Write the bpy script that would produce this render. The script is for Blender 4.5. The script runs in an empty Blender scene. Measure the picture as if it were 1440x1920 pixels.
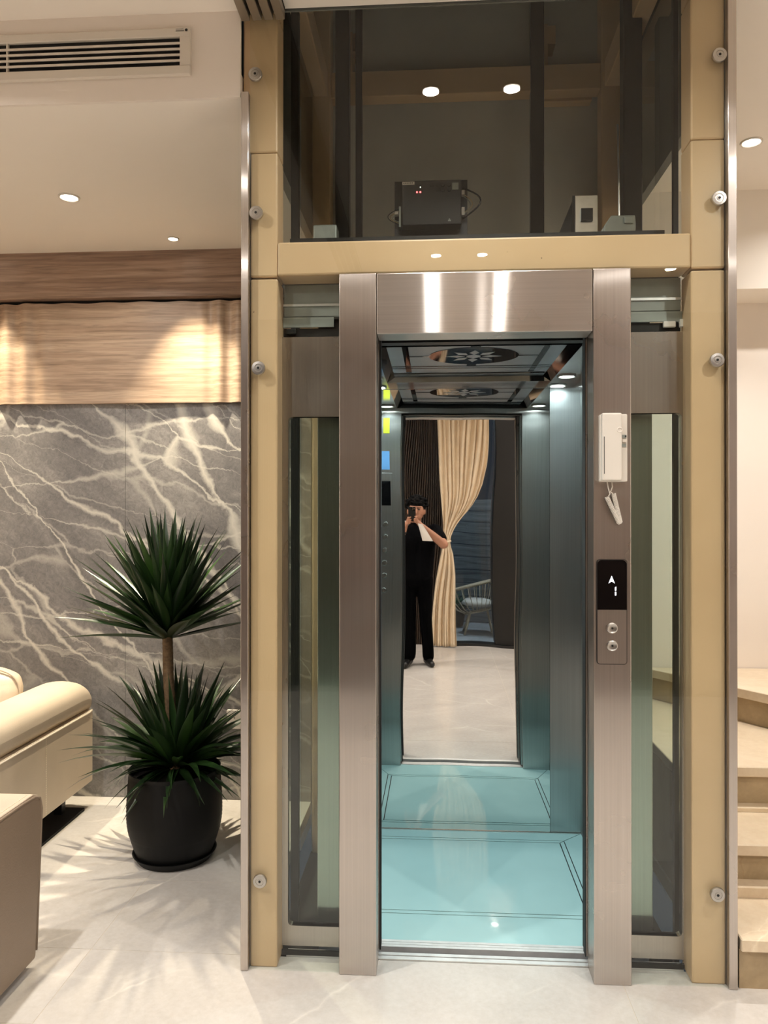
import bpy, bmesh, math, random
from mathutils import Vector, Matrix
random.seed(7)
PI = math.pi
scene = bpy.context.scene
C = scene.collection

# ------------------------------------------------------------------ camera
cam_d = bpy.data.cameras.new('camera')
cam_d.sensor_fit = 'VERTICAL'; cam_d.sensor_height = 24.0; cam_d.lens = 18.0
cam_d.clip_start = 0.02; cam_d.clip_end = 60
cam = bpy.data.objects.new('camera', cam_d); C.objects.link(cam)
cam.location = (0, -2.5, 1.5)
cam.rotation_mode = 'XYZ'
YAW = math.atan(93 / 1440); PITCH = math.atan(5 / 1440)
cam.rotation_euler = (PI / 2 + PITCH, 0, YAW)
scene.camera = cam
# ------------------------------------------------------------------ world, exposure
w = bpy.data.worlds.new('night'); scene.world = w; w.use_nodes = True
w.node_tree.nodes['Background'].inputs[0].default_value = (0.30, 0.42, 0.60, 1)
w.node_tree.nodes['Background'].inputs[1].default_value = 0.06
vs = scene.view_settings
scene.display_settings.display_device = 'sRGB'
vs.view_transform = 'Standard'; vs.look = 'None'; vs.gamma = 1.0; vs.use_curve_mapping = False
vs.exposure = 0.46
cy = scene.cycles
cy.max_bounces = 9; cy.diffuse_bounces = 6; cy.glossy_bounces = 5; cy.transmission_bounces = 4; cy.transparent_max_bounces = 16
cy.use_adaptive_sampling = True; cy.adaptive_threshold = 0.03
cy.sample_clamp_indirect = 6.0; cy.sample_clamp_direct = 0.0
cy.caustics_reflective = False; cy.caustics_refractive = False
cy.use_denoising = True; cy.use_light_tree = False
WARM = (1.0, 0.955, 0.905); SPOT = (1.0, 0.86, 0.64); COOL = (0.78, 0.98, 1.0); NEUT = (1.0, 0.90, 0.78)

# ------------------------------------------------------------------ materials
def srgb(r, g, b):
    f = lambda c: (c / 12.92) if c <= 0.04045 else ((c + 0.055) / 1.055) ** 2.4
    return (f(r / 255), f(g / 255), f(b / 255), 1)
class NT:
    def __init__(s, name):
        s.m = bpy.data.materials.new(name); s.m.use_nodes = True
        s.t = s.m.node_tree; s.n = s.t.nodes; s.l = s.t.links
        s.b = s.n['Principled BSDF']; s.out = s.n['Material Output']
    def add(s, typ, **kw):
        n = s.n.new(typ)
        for k, v in kw.items():
            if k.startswith('i_'):
                key = k[2:]
                key = int(key) if key.isdigit() else key.replace('_', ' ')
                n.inputs[key].default_value = v
            else: setattr(n, k, v)
        return n
    def link(s, a, b): s.l.new(a, b)
    def coords(s, scale=(1, 1, 1), rot=(0, 0, 0), loc=(0, 0, 0)):
        tc = s.add('ShaderNodeTexCoord'); mp = s.add('ShaderNodeMapping')
        mp.inputs['Rotation'].default_value = rot; mp.inputs['Location'].default_value = loc
        s.link(tc.outputs['Object'], mp.inputs[0])
        if tuple(scale) == (1, 1, 1): return mp.outputs[0]
        m2 = s.add('ShaderNodeMapping'); m2.inputs['Scale'].default_value = scale
        s.link(mp.outputs[0], m2.inputs[0]); return m2.outputs[0]
    def noise(s, co, scale, detail=4, rough=0.55, dist=0.0):
        n = s.add('ShaderNodeTexNoise'); n.inputs['Scale'].default_value = scale; n.inputs['Detail'].default_value = detail
        n.inputs['Roughness'].default_value = rough; n.inputs['Distortion'].default_value = dist
        s.link(co, n.inputs['Vector']); return n.outputs['Fac']
    def ramp(s, fac, stops):
        r = s.add('ShaderNodeValToRGB'); e = r.color_ramp.elements
        while len(e) < len(stops): e.new(0.5)
        for el, (p, c) in zip(e, stops): el.position = p; el.color = c if len(c) == 4 else (*c, 1)
        s.link(fac, r.inputs[0]); return r.outputs[0]
    def mix(s, fac, a, b, blend='MIX'):
        m = s.add('ShaderNodeMix', data_type='RGBA', blend_type=blend)
        for sock, v in ((m.inputs[0], fac), (m.inputs[6], a), (m.inputs[7], b)):
            if isinstance(v, (int, float)): sock.default_value = v
            elif isinstance(v, tuple): sock.default_value = v
            else: s.link(v, sock)
        return m.outputs[2]
    def math(s, op, a, b=0.0):
        m = s.add('ShaderNodeMath', operation=op)
        for i, v in enumerate((a, b)):
            if isinstance(v, (int, float)): m.inputs[i].default_value = v
            else: s.link(v, m.inputs[i])
        return m.outputs[0]
    def bump(s, h, strength=0.2, dist=0.01):
        b = s.add('ShaderNodeBump'); b.inputs['Strength'].default_value = strength; b.inputs['Distance'].default_value = dist
        s.link(h, b.inputs['Height']); s.link(b.outputs[0], s.b.inputs['Normal'])
def paint(name, col, rough=0.5, metal=0.0, var=0.06, vscale=6.0, bump=0.0, bscale=60.0, coat=0.0, spec=0.5):
    t = NT(name); co = t.coords()
    f = t.noise(co, vscale, 3)
    c2 = tuple(x * (1 - var) for x in col[:3]) + (1,); c1 = tuple(min(1, x * (1 + var)) for x in col[:3]) + (1,)
    t.link(t.ramp(f, [(0.3, c2), (0.7, c1)]), t.b.inputs['Base Color'])
    t.b.inputs['Roughness'].default_value = rough; t.b.inputs['Metallic'].default_value = metal
    t.b.inputs['Coat Weight'].default_value = coat; t.b.inputs['Specular IOR Level'].default_value = spec
    if bump: t.bump(t.noise(co, bscale, 3), bump, 0.004)
    return t.m
def emit(name, col, strength):
    t = NT(name); co = t.coords(); f = t.noise(co, 3.0, 1)
    t.link(t.ramp(f, [(0, col), (1, col)]), t.b.inputs['Emission Color'])
    t.b.inputs['Base Color'].default_value = col
    t.m.cycles.emission_sampling = 'NONE'; t.b.inputs['Emission Strength'].default_value = strength; t.b.inputs['Roughness'].default_value = 0.4
    return t.m
def glass(name, tint, ior=1.5, rough=0.0, boost=1.0):
    # thin architectural glass: a tinted clear sheet with a Fresnel reflection on its outer faces
    t = NT(name); t.n.remove(t.b)
    tr = t.add('ShaderNodeBsdfTransparent'); gl = t.add('ShaderNodeBsdfGlossy')
    co = t.coords(); f = t.noise(co, 2.0, 1)
    t.link(t.ramp(f, [(0, tint), (1, tint)]), tr.inputs[0])
    gl.inputs['Roughness'].default_value = rough; gl.inputs['Color'].default_value = (1, 1, 1, 1)
    fr = t.add('ShaderNodeFresnel'); fr.inputs[0].default_value = ior
    ge = t.add('ShaderNodeNewGeometry')
    k = t.math('SUBTRACT', 1.0, ge.outputs['Backfacing'])
    k = t.math('MULTIPLY', k, fr.outputs[0]); k = t.math('MULTIPLY', k, boost)
    mx = t.add('ShaderNodeMixShader'); t.link(k, mx.inputs[0]); t.link(tr.outputs[0], mx.inputs[1]); t.link(gl.outputs[0], mx.inputs[2])
    t.link(mx.outputs[0], t.out.inputs[0]); return t.m
def brushed(name, col, sharp, scale, rough=0.20, aniso=0.8, smudge=0.25, base=0.35):
    # stainless steel with hairlines: reflections stay sharp along the direction 'sharp' and smear across the other
    t = NT(name); f = t.noise(t.coords(scale=scale), 1.0, 3, 0.6)
    g = t.noise(t.coords(), 3.5, 3, 0.6)
    a = tuple(x * 0.88 for x in col[:3]) + (1,)
    c = t.ramp(f, [(0.3, a), (0.7, col)])
    t.link(c, t.b.inputs['Base Color']); t.b.inputs['Metallic'].default_value = 1.0
    r = t.math('MULTIPLY_ADD', g, smudge); t.n[-1].inputs[2].default_value = 0.30 - smudge * 0.5
    t.link(r, t.b.inputs['Roughness'])
    gl = t.add('ShaderNodeBsdfAnisotropic'); t.link(c, gl.inputs['Color'])
    gl.inputs['Roughness'].default_value = rough; gl.inputs['Anisotropy'].default_value = aniso
    v = t.add('ShaderNodeCombineXYZ')
    for k in range(3): v.inputs[k].default_value = sharp[k]
    t.link(v.outputs[0], gl.inputs['Tangent'])
    mx = t.add('ShaderNodeMixShader'); mx.inputs[0].default_value = base
    t.link(gl.outputs[0], mx.inputs[1]); t.link(t.b.outputs[0], mx.inputs[2]); t.link(mx.outputs[0], t.out.inputs[0])
    return t.m
def marble_grey():
    t = NT('grey_veined_marble')
    cloud = t.noise(t.coords(rot=(0, math.radians(-35), 0), scale=(0.6, 1, 1.9)), 2.2, 6, 0.65, 0.6)
    warp = t.add('ShaderNodeTexNoise'); warp.inputs['Scale'].default_value = 2.4; warp.inputs['Detail'].default_value = 7; warp.inputs['Roughness'].default_value = 0.6
    t.link(t.coords(), warp.inputs['Vector'])
    def veins(ang, scale, width, stretch, loc, amt, fade):
        # long thin cracks that run down to the right at the given angle, fading in and out
        add = t.add('ShaderNodeVectorMath', operation='MULTIPLY_ADD'); t.link(warp.outputs['Color'], add.inputs[0])
        add.inputs[1].default_value = (amt, 0, amt); t.link(t.coords(loc=loc), add.inputs[2])
        m1 = t.add('ShaderNodeMapping'); m1.inputs['Rotation'].default_value = (0, math.radians(-ang), 0); t.link(add.outputs[0], m1.inputs[0])
        m2 = t.add('ShaderNodeMapping'); m2.inputs['Scale'].default_value = (stretch, 0.0, 1.0); t.link(m1.outputs[0], m2.inputs[0])
        v = t.add('ShaderNodeTexVoronoi', feature='DISTANCE_TO_EDGE'); v.inputs['Scale'].default_value = scale; t.link(m2.outputs[0], v.inputs['Vector'])
        f = t.noise(t.coords(loc=(loc[2], 0, loc[0])), 1.8, 2)
        wd = t.math('MULTIPLY', t.ramp(f, [(0.40, (0.15,) * 3), (0.62, (1, 1, 1))]), width)
        d = t.math('DIVIDE', v.outputs['Distance'], wd)
        r = t.ramp(d, [(0.0, (1, 1, 1)), (0.45, (0.65,) * 3), (1.0, (0, 0, 0))])
        return t.math('MULTIPLY', r, fade)
    base = t.ramp(cloud, [(0.25, srgb(98, 96, 98)), (0.5, srgb(132, 130, 130)), (0.75, srgb(168, 165, 162))])
    fine = t.noise(t.coords(), 26.0, 8, 0.82, 2.0)
    base = t.mix(0.55, base, t.ramp(fine, [(0.32, srgb(58, 56, 55)), (0.68, srgb(196, 193, 188))]), 'OVERLAY')
    vc = srgb(198, 194, 184)
    c = t.mix(veins(20, 4.2, 0.05, 0.30, (3, 0, 1), 0.26, 0.40), base, vc)
    c = t.mix(veins(8, 2.6, 0.022, 0.22, (1.3, 0, 4), 0.24, 0.6), c, vc)
    c = t.mix(veins(30, 1.9, 0.026, 0.20, (0.4, 0, 0.7), 0.26, 0.85), c, vc)
    c = t.mix(veins(54, 1.5, 0.024, 0.18, (2.1, 0, 0.2), 0.24, 0.9), c, vc)
    spots = t.noise(t.coords(loc=(4, 0, 2)), 7.0, 5, 0.7)
    c = t.mix(t.ramp(spots, [(0.76, (0, 0, 0, 1)), (0.82, (0.7,) * 3 + (1,))]), c, srgb(66, 64, 62))
    t.link(c, t.b.inputs['Base Color']); t.b.inputs['Roughness'].default_value = 0.36
    return t.m
def marble_floor(name, a, b, vein, rough=0.16, vs_=1.0):
    t = NT(name); co = t.coords(rot=(0, 0, 0.6), scale=(1, 1.8, 1))
    n = t.noise(co, 1.5 * vs_, 6, 0.6, 0.8)
    base = t.ramp(n, [(0.3, a), (0.7, b)])
    warp = t.add('ShaderNodeTexNoise'); warp.inputs['Scale'].default_value = 2.2 * vs_; warp.inputs['Detail'].default_value = 6
    t.link(t.coords(), warp.inputs['Vector'])
    add = t.add('ShaderNodeVectorMath', operation='MULTIPLY_ADD'); t.link(warp.outputs['Color'], add.inputs[0]); add.inputs[1].default_value = (0.22, 0.22, 0)
    t.link(t.coords(rot=(0, 0, -0.7)), add.inputs[2])
    m2 = t.add('ShaderNodeMapping'); m2.inputs['Scale'].default_value = (0.4, 1.3, 0); t.link(add.outputs[0], m2.inputs[0])
    vo = t.add('ShaderNodeTexVoronoi', feature='DISTANCE_TO_EDGE'); vo.inputs['Scale'].default_value = 1.8 * vs_; t.link(m2.outputs[0], vo.inputs['Vector'])
    fd = t.ramp(t.noise(t.coords(loc=(3, 1, 0)), 2.0 * vs_, 2), [(0.48, (0, 0, 0)), (0.66, (0.75,) * 3)])
    v = t.math('MULTIPLY', t.ramp(vo.outputs['Distance'], [(0.0, (1, 1, 1)), (0.007, (0.4,) * 3), (0.016, (0, 0, 0))]), fd)
    c = t.mix(v, base, vein)
    f = t.noise(t.coords(), 45, 5, 0.7)
    c = t.mix(0.10, c, t.ramp(f, [(0.3, (0.1,) * 3), (0.7, (0.9,) * 3)]), 'OVERLAY')
    t.link(c, t.b.inputs['Base Color']); t.b.inputs['Roughness'].default_value = rough
    return t.m
def wood(name, cols, axis='x', rough=0.42, k=1.0):
    t = NT(name)
    sc = {'x': (1.2, 6, 26), 'z': (26, 26, 0.8)}[axis]
    co = t.coords(scale=tuple(s * k for s in sc))
    n = t.noise(co, 1.0, 7, 0.62, 0.5)
    co2 = t.coords(scale=tuple(s * k * 3.2 for s in sc)); m = t.noise(co2, 1.0, 5, 0.6, 0.8)
    c = t.ramp(n, [(0.28, cols[0]), (0.5, cols[1]), (0.72, cols[2])])
    c = t.mix(0.5, c, t.ramp(m, [(0.25, (0.12,) * 3), (0.55, (0.55,) * 3), (0.8, (0.75,) * 3)]), 'OVERLAY')
    t.link(c, t.b.inputs['Base Color']); t.b.inputs['Roughness'].default_value = rough
    t.bump(m, 0.08, 0.003); return t.m
def leather(name, col, rough=0.42):
    t = NT(name); co = t.coords()
    v = t.add('ShaderNodeTexVoronoi'); v.inputs['Scale'].default_value = 190; t.link(co, v.inputs['Vector'])
    n = t.noise(co, 4.0, 4)
    t.link(t.ramp(n, [(0.3, tuple(x * .9 for x in col[:3])), (0.7, col)]), t.b.inputs['Base Color'])
    t.b.inputs['Roughness'].default_value = rough
    t.bump(v.outputs['Distance'], 0.12, 0.002); return t.m
def leafmat():
    t = NT('yucca_leaf'); co = t.coords(scale=(40, 1.5, 40)); n = t.noise(co, 1.0, 3)
    inf = t.add('ShaderNodeObjectInfo')
    base = t.ramp(n, [(0.3, srgb(20, 38, 20)), (0.7, srgb(46, 74, 34))])
    v = t.ramp(inf.outputs['Random'], [(0, (0.55,) * 3), (0.8, (1.0,) * 3), (1.0, (1.5, 1.4, 1.0))])
    t.link(t.mix(1.0, base, v, 'MULTIPLY'), t.b.inputs['Base Color'])
    t.b.inputs['Roughness'].default_value = 0.33; return t.m

def tan_paint():
    # powder coat with a few chips and scuffs
    t = NT('tan_powder_coat'); co = t.coords()
    c = t.ramp(t.noise(co, 2.5, 3), [(0.3, srgb(198, 168, 130)), (0.7, srgb(208, 178, 140))])
    ch = t.noise(t.coords(loc=(5, 3, 1)), 55.0, 2, 0.5)
    c = t.mix(t.ramp(ch, [(0.775, (0, 0, 0)), (0.80, (0.8,) * 3)]), c, srgb(96, 76, 54))
    t.link(c, t.b.inputs['Base Color']); t.b.inputs['Roughness'].default_value = 0.36
    t.bump(ch, 0.03, 0.002); return t.m
MAT = {}
MAT['wall'] = paint('warm_white_wall', srgb(236, 227, 217), 0.75, var=0.015, vscale=1.5, bump=0.03, bscale=120)
MAT['brownwall'] = wood('walnut_wall', (srgb(70, 52, 40), srgb(98, 76, 60), srgb(122, 98, 80)), 'z')
MAT['ceil'] = paint('ceiling_white', srgb(243, 236, 226), 0.8, var=0.012, vscale=1.5, bump=0.03, bscale=120)
MAT['shaftwall'] = paint('shaft_plaster', srgb(205, 204, 196), 0.85, var=0.06, vscale=3, bump=0.2, bscale=25)
MAT['slab'] = paint('slab_grey', srgb(104, 104, 98), 0.9)
MAT['grout'] = paint('grout', srgb(202, 192, 176), 0.8)
MAT['marble'] = marble_grey()
MAT['floor'] = marble_floor('pale_marble_tile', srgb(196, 191, 184), srgb(212, 207, 200), srgb(236, 231, 221), 0.2)
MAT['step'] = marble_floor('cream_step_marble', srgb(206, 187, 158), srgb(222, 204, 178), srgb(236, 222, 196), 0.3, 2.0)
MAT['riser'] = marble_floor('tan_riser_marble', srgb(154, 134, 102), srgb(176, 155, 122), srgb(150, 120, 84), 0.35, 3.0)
MAT['wood'] = wood('oak_panel', (srgb(146, 122, 102), srgb(180, 155, 132), srgb(202, 180, 156)))
MAT['wood2'] = wood('oak_fascia', (srgb(124, 100, 86), srgb(158, 132, 115), srgb(182, 158, 140)))
MAT['darkwood'] = wood('dark_fluted_wood', (srgb(26, 18, 13), srgb(44, 31, 23), srgb(70, 52, 38)), 'z')
MAT['tan'] = tan_paint()
MAT['steel_v'] = brushed('brushed_steel_upright', (0.60, 0.55, 0.51, 1), (0, 0, 1), (160, 160, 1.2), 0.21, 0.78)
MAT['steel_h'] = brushed('brushed_steel_level', (0.62, 0.57, 0.53, 1), (1, 0, 0), (1.2, 160, 160), 0.21, 0.86)
MAT['steel_car'] = brushed('car_steel', (0.52, 0.53, 0.52, 1), (0, 0, 1), (160, 160, 1.2), 0.18, 0.75, 0.10, 0.36)
MAT['alu'] = paint('aluminium', (0.72, 0.72, 0.70, 1), 0.28, 1.0, 0.08, 20)
MAT['sill'] = paint('scuffed_sill_alu', (0.80, 0.80, 0.78, 1), 0.5, 0.55, 0.08, 20)
MAT['alu_dull'] = paint('dull_zinc_plate', srgb(150, 156, 150), 0.5, 0.5, 0.1, 15)
MAT['chrome'] = paint('polished_steel', (0.80, 0.78, 0.75, 1), 0.10, 1.0, 0.05, 12)
MAT['satin'] = paint('satin_steel', (0.50, 0.48, 0.45, 1), 0.30, 1.0, 0.05, 12)
MAT['mirror'] = paint('mirror_steel', (0.80, 0.78, 0.75, 1), 0.012, 1.0, 0.01, 1)
MAT['dkmirror'] = paint('black_mirror', (0.20, 0.20, 0.21, 1), 0.05, 1.0, 0.05, 5)
MAT['frost'] = paint('etched_steel', (0.40, 0.42, 0.44, 1), 0.38, 1.0, 0.06, 8)
MAT['dark'] = paint('dark_metal', srgb(38, 38, 36), 0.45, 0.4, 0.1, 8)
MAT['black'] = paint('black_plastic', srgb(17, 17, 17), 0.4, 0, 0.1, 12)
MAT['rubber'] = paint('black_rubber', srgb(12, 12, 12), 0.7)
MAT['glass'] = glass('clear_shaft_glass', (0.965, 0.985, 0.975, 1), 1.5)
MAT['glass_up'] = glass('tinted_upper_glass', (0.965, 0.985, 0.975, 1), 1.5)
MAT['vision'] = glass('door_vision_glass', (0.88, 0.93, 0.90, 1), 1.5)
MAT['doorglass'] = glass('patio_glass', (0.85, 0.88, 0.88, 1), 1.5)
MAT['aqua'] = paint('aqua_floor_glass', srgb(178, 217, 217), 0.035, 0, 0.04, 3.0)
MAT['white'] = paint('white_plastic', srgb(218, 212, 202), 0.4, var=0.02)
MAT['offwhite'] = paint('grille_white', srgb(216, 208, 196), 0.5, var=0.02)
MAT['slat'] = paint('slat_aluminium', srgb(150, 138, 122), 0.4, 0.5, 0.05)
MAT['cream'] = leather('cream_leather', srgb(206, 190, 167), 0.5)
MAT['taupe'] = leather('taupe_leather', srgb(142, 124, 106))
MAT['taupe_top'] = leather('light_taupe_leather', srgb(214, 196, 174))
MAT['thread'] = paint('pale_thread', srgb(236, 222, 198), 0.7)
MAT['sofa_shade'] = paint('black_sofa_shade', srgb(16, 14, 12), 0.85, bump=0.4, bscale=300)  # black colour stands in for shade beneath the sofa
MAT['pot'] = paint('black_pot', srgb(3, 3, 3), 0.6, 0, 0.15, 30, spec=0.35)
MAT['soil'] = paint('soil', srgb(30, 22, 16), 0.95, bump=0.6, bscale=90)
MAT['trunk'] = paint('yucca_bark', srgb(112, 90, 64), 0.8, 0, 0.35, 60, 0.6, 90)
MAT['leaf'] = leafmat()
MAT['skin'] = paint('skin', srgb(176, 126, 100), 0.5, 0, 0.05, 12)
MAT['hair'] = paint('black_hair', srgb(7, 6, 6), 0.85, 0, 0.3, 60, 0.8, 90, spec=0.15)
MAT['cloth'] = paint('black_cotton', srgb(6, 6, 8), 0.95, 0, 0.2, 25, 0.2, 200, spec=0.08)
MAT['trouser'] = paint('black_trouser_cloth', srgb(4, 4, 5), 0.95, 0, 0.2, 25, 0.2, 200, spec=0.06)
MAT['paper'] = paint('white_paper', srgb(232, 226, 218), 0.8)
MAT['curtain'] = paint('cream_curtain_cloth', srgb(226, 208, 180), 0.8, 0, 0.06, 9, 0.2, 300)
MAT['plank'] = wood('grey_plank', (srgb(64, 70, 74), srgb(92, 98, 102), srgb(118, 124, 128)), 'x', 0.6, 0.7)
MAT['terrace'] = paint('terrace_stone', srgb(170, 176, 184), 0.6, var=0.08)
MAT['wicker'] = paint('pale_wicker', srgb(196, 182, 158), 0.6, 0, 0.2, 60)
MAT['fern'] = paint('fern_green', srgb(46, 78, 34), 0.5, 0, 0.3, 30)
MAT['yellow'] = paint('yellow_sticker', srgb(226, 226, 60), 0.5)
MAT['blue'] = paint('blue_notice', srgb(90, 140, 190), 0.5)
MAT['copper'] = paint('wire_colours', srgb(190, 170, 130), 0.5, 0, 0.4, 80)
MAT['lens_warm'] = emit('lit_lens_warm', (1, 0.90, 0.76, 1), 12)
MAT['lens_cool'] = emit('lit_lens_cool', (0.85, 1, 1, 1), 12)
MAT['led'] = emit('display_white', (0.85, 0.88, 1, 1), 1.0)
MAT['led_red'] = emit('led_red', (1, 0.10, 0.10, 1), 4)
MAT['led_wht'] = emit('led_white', (0.9, 1, 0.8, 1), 3)
MAT['screen'] = paint('black_screen', srgb(4, 4, 6), 0.08)
MAT['case'] = paint('controller_case', srgb(52, 52, 50), 0.5, 0.2, 0.08)

# ------------------------------------------------------------------ mesh helpers
class MB:
    def __init__(s): s.v = []; s.f = []
    def addv(s, vs, fs):
        o = len(s.v); s.v += [tuple(x) for x in vs]; s.f += [tuple(i + o for i in f) for f in fs]; return s
    def box(s, x0, x1, y0, y1, z0, z1):
        v = [(x, y, z) for z in (z0, z1) for y in (y0, y1) for x in (x0, x1)]
        return s.addv(v, [(0, 2, 3, 1), (4, 5, 7, 6), (0, 1, 5, 4), (2, 6, 7, 3), (0, 4, 6, 2), (1, 3, 7, 5)])
    def prism(s, poly, a0, a1, axis='z'):
        m = {'z': lambda p, a: (p[0], p[1], a), 'y': lambda p, a: (p[0], a, p[1]), 'x': lambda p, a: (a, p[0], p[1])}[axis]
        n = len(poly); v = [m(p, a0) for p in poly] + [m(p, a1) for p in poly]
        f = [tuple(range(n - 1, -1, -1)), tuple(range(n, 2 * n))] + [(i, (i + 1) % n, n + (i + 1) % n, n + i) for i in range(n)]
        return s.addv(v, f)
    def tube(s, pts, r, n=8, caps=True, closed=False):
        pts = [Vector(p) for p in pts]; rr = r if isinstance(r, (list, tuple)) else [r] * len(pts)
        V = []; F = []; up = None
        for i, p in enumerate(pts):
            a = pts[i - 1] if i > 0 else (pts[-1] if closed else p); b = pts[i + 1] if i < len(pts) - 1 else (pts[0] if closed else p)
            d = (b - a).normalized() if (b - a).length > 1e-9 else Vector((0, 0, 1))
            if up is None:
                up = d.orthogonal().normalized()
            else:
                up = (up - d * up.dot(d)); up = up.normalized() if up.length > 1e-6 else d.orthogonal().normalized()
            sd = d.cross(up)
            for k in range(n):
                t = 2 * PI * k / n; V.append(p + (up * math.cos(t) + sd * math.sin(t)) * rr[i])
        m = len(pts)
        for i in range(m if closed else m - 1):
            j = (i + 1) % m
            for k in range(n):
                F.append((i * n + k, i * n + (k + 1) % n, j * n + (k + 1) % n, j * n + k))
        if caps and not closed: F += [tuple(range(n - 1, -1, -1)), tuple((m - 1) * n + k for k in range(n))]
        return s.addv(V, F)
    def lathe(s, prof, n=32, c=(0, 0, 0), axis='z'):
        V = []; F = []
        for r, z in prof:
            for k in range(n):
                t = 2 * PI * k / n; q = (r * math.cos(t), r * math.sin(t), z)
                if axis == 'y': q = (q[0], q[2], -q[1])
                V.append((q[0] + c[0], q[1] + c[1], q[2] + c[2]))
        m = len(prof)
        for i in range(m - 1):
            for k in range(n): F.append((i * n + k, i * n + (k + 1) % n, (i + 1) * n + (k + 1) % n, (i + 1) * n + k))
        if prof[0][0] > 1e-6: F.append(tuple(range(n - 1, -1, -1)))
        if prof[-1][0] > 1e-6: F.append(tuple((m - 1) * n + k for k in range(n)))
        return s.addv(V, F)
    def grid(s, fn, nu, nv, wrap=False):
        V = [fn(i / nu, j / nv) for j in range(nv + 1) for i in range(nu + 1)]; k = nu + 1
        return s.addv(V, [(j * k + i, j * k + i + 1, (j + 1) * k + i + 1, (j + 1) * k + i) for j in range(nv) for i in range(nu)])
def rrect(x0, x1, z0, z1, r, n=5):
    P = []
    for cx, cz, a in ((x1 - r, z1 - r, 0), (x0 + r, z1 - r, 90), (x0 + r, z0 + r, 180), (x1 - r, z0 + r, 270)):
        for k in range(n + 1):
            t = math.radians(a + 90 * k / n); P.append((cx + r * math.cos(t), cz + r * math.sin(t)))
    return P
def link(name, me, mat, parent=None, loc=(0, 0, 0)):
    o = bpy.data.objects.new(name, me); C.objects.link(o); o.location = loc
    if mat is not None and not me.materials: me.materials.append(MAT[mat] if isinstance(mat, str) else mat)
    if parent is not None: o.parent = parent
    return o
def wpos(p):
    v = Vector((0, 0, 0))
    while p is not None: v += p.location; p = p.parent
    return v
def obj(name, mb, mat, parent=None, smooth=False, bevel=0.0, seg=2, origin=None):
    """vertices in world coordinates; linked as one mesh object under parent"""
    off = wpos(parent) if parent is not None else Vector((0, 0, 0))
    org = Vector(origin) if origin is not None else off
    me = bpy.data.meshes.new(name)
    me.from_pydata([tuple(Vector(v) - org) for v in mb.v], [], mb.f)
    bm = bmesh.new(); bm.from_mesh(me)
    bmesh.ops.recalc_face_normals(bm, faces=bm.faces)
    if bevel > 0:
        es = [e for e in bm.edges if len(e.link_faces) == 2 and e.calc_face_angle(0) > 0.6]
        bmesh.ops.bevel(bm, geom=es, offset=bevel, segments=seg, profile=0.5, affect='EDGES', clamp_overlap=True)
    bm.to_mesh(me); bm.free()
    if smooth: me.shade_smooth() if hasattr(me, 'shade_smooth') else None
    if smooth:
        for p in me.polygons: p.use_smooth = True
    me.update()
    return link(name, me, mat, parent, tuple(org - off))
def smooth_by_angle(o, ang=0.6):
    me = o.data
    bm = bmesh.new(); bm.from_mesh(me)
    for f in bm.faces: f.smooth = True
    for e in bm.edges: e.smooth = not (len(e.link_faces) == 2 and e.calc_face_angle(0) > ang)
    bm.to_mesh(me); bm.free(); return o
def B(*a): return MB().box(*a)
def thing(name, label, cat, loc=(0, 0, 0), group=None):
    o = bpy.data.objects.new(name, None); C.objects.link(o); o.location = loc; o.empty_display_size = 0.1
    o['label'] = label; o['category'] = cat
    if group: o['group'] = group
    return o
def tag(o, label, cat, group=None):
    o['label'] = label; o['category'] = cat
    if group: o['group'] = group
    return o
def struct(name, mb, mat, label=None, **k):
    o = obj(name, mb, mat, **k); o['kind'] = 'structure'
    if label: o['label'] = label; 
    return o

# ================================================================== SETTING
def st(name, mb, mat, label, cat, **k):
    o = obj(name, mb, mat, **k); o['kind'] = 'structure'; o['label'] = label; o['category'] = cat; return o
CZ = 3.168           # main ceiling
RZ = 2.882           # recess ceiling, left of the lift
SZ = 3.168           # ceiling over the stairs
XL, XR, YR = -3.6, 2.75, -3.98
# floor: grout bed with large marble slabs
fm = MB()
fm.box(XL, XR, YR - 0.12, 0.086, -0.06, -0.0008)
fm.box(XL, -0.64, 0.086, 1.49, -0.06, -0.0008); fm.box(0.96, XR, 0.086, 1.85, -0.06, -0.0008)
floor = st('floor', fm, 'grout', 'pale polished marble floor of large slabs with thin joints', 'floor')
def tile(x0, x1, y0, y1):
    g = 0.0011
    if x1 - x0 > 0.02 and y1 - y0 > 0.02: obj('floor_tile', B(x0 + g, x1 - g, y0 + g, y1 - g, -0.02, 0.0), 'floor', floor)
xs = [-3.6, -2.965, -1.18, 0.603, 2.388, 2.75]; ys = [-3.985, -3.09, -2.195, -1.30, -0.305, 0.59, 1.485]
for i in range(5):
    for j in range(6):
        x0, x1, y0, y1 = xs[i], xs[i + 1], ys[j], ys[j + 1]
        if y1 <= 0.0: tile(x0, x1, y0, y1); continue
        if y0 < 0.086: tile(x0, x1, y0, min(y1, 0.086)); y0 = 0.086
        if x0 < -0.64: tile(x0, min(x1, -0.64), y0, y1)
        if x1 > 0.96: tile(max(x0, 0.96), x1, y0, y1)
# walls
wb = st('wall_back', B(-3.6, -0.64, 1.50, 1.62, 0, 2.98), 'wall', 'back wall of the sitting recess clad in grey marble and oak', 'wall')
for x0, x1 in ((-3.6, -2.62), (-2.62, -1.635), (-1.635, -0.64)):
    obj('marble_panel', B(x0 + 0.0008, x1 - 0.0008, 1.485, 1.50, 0.0, 2.09), 'marble', wb)
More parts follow.
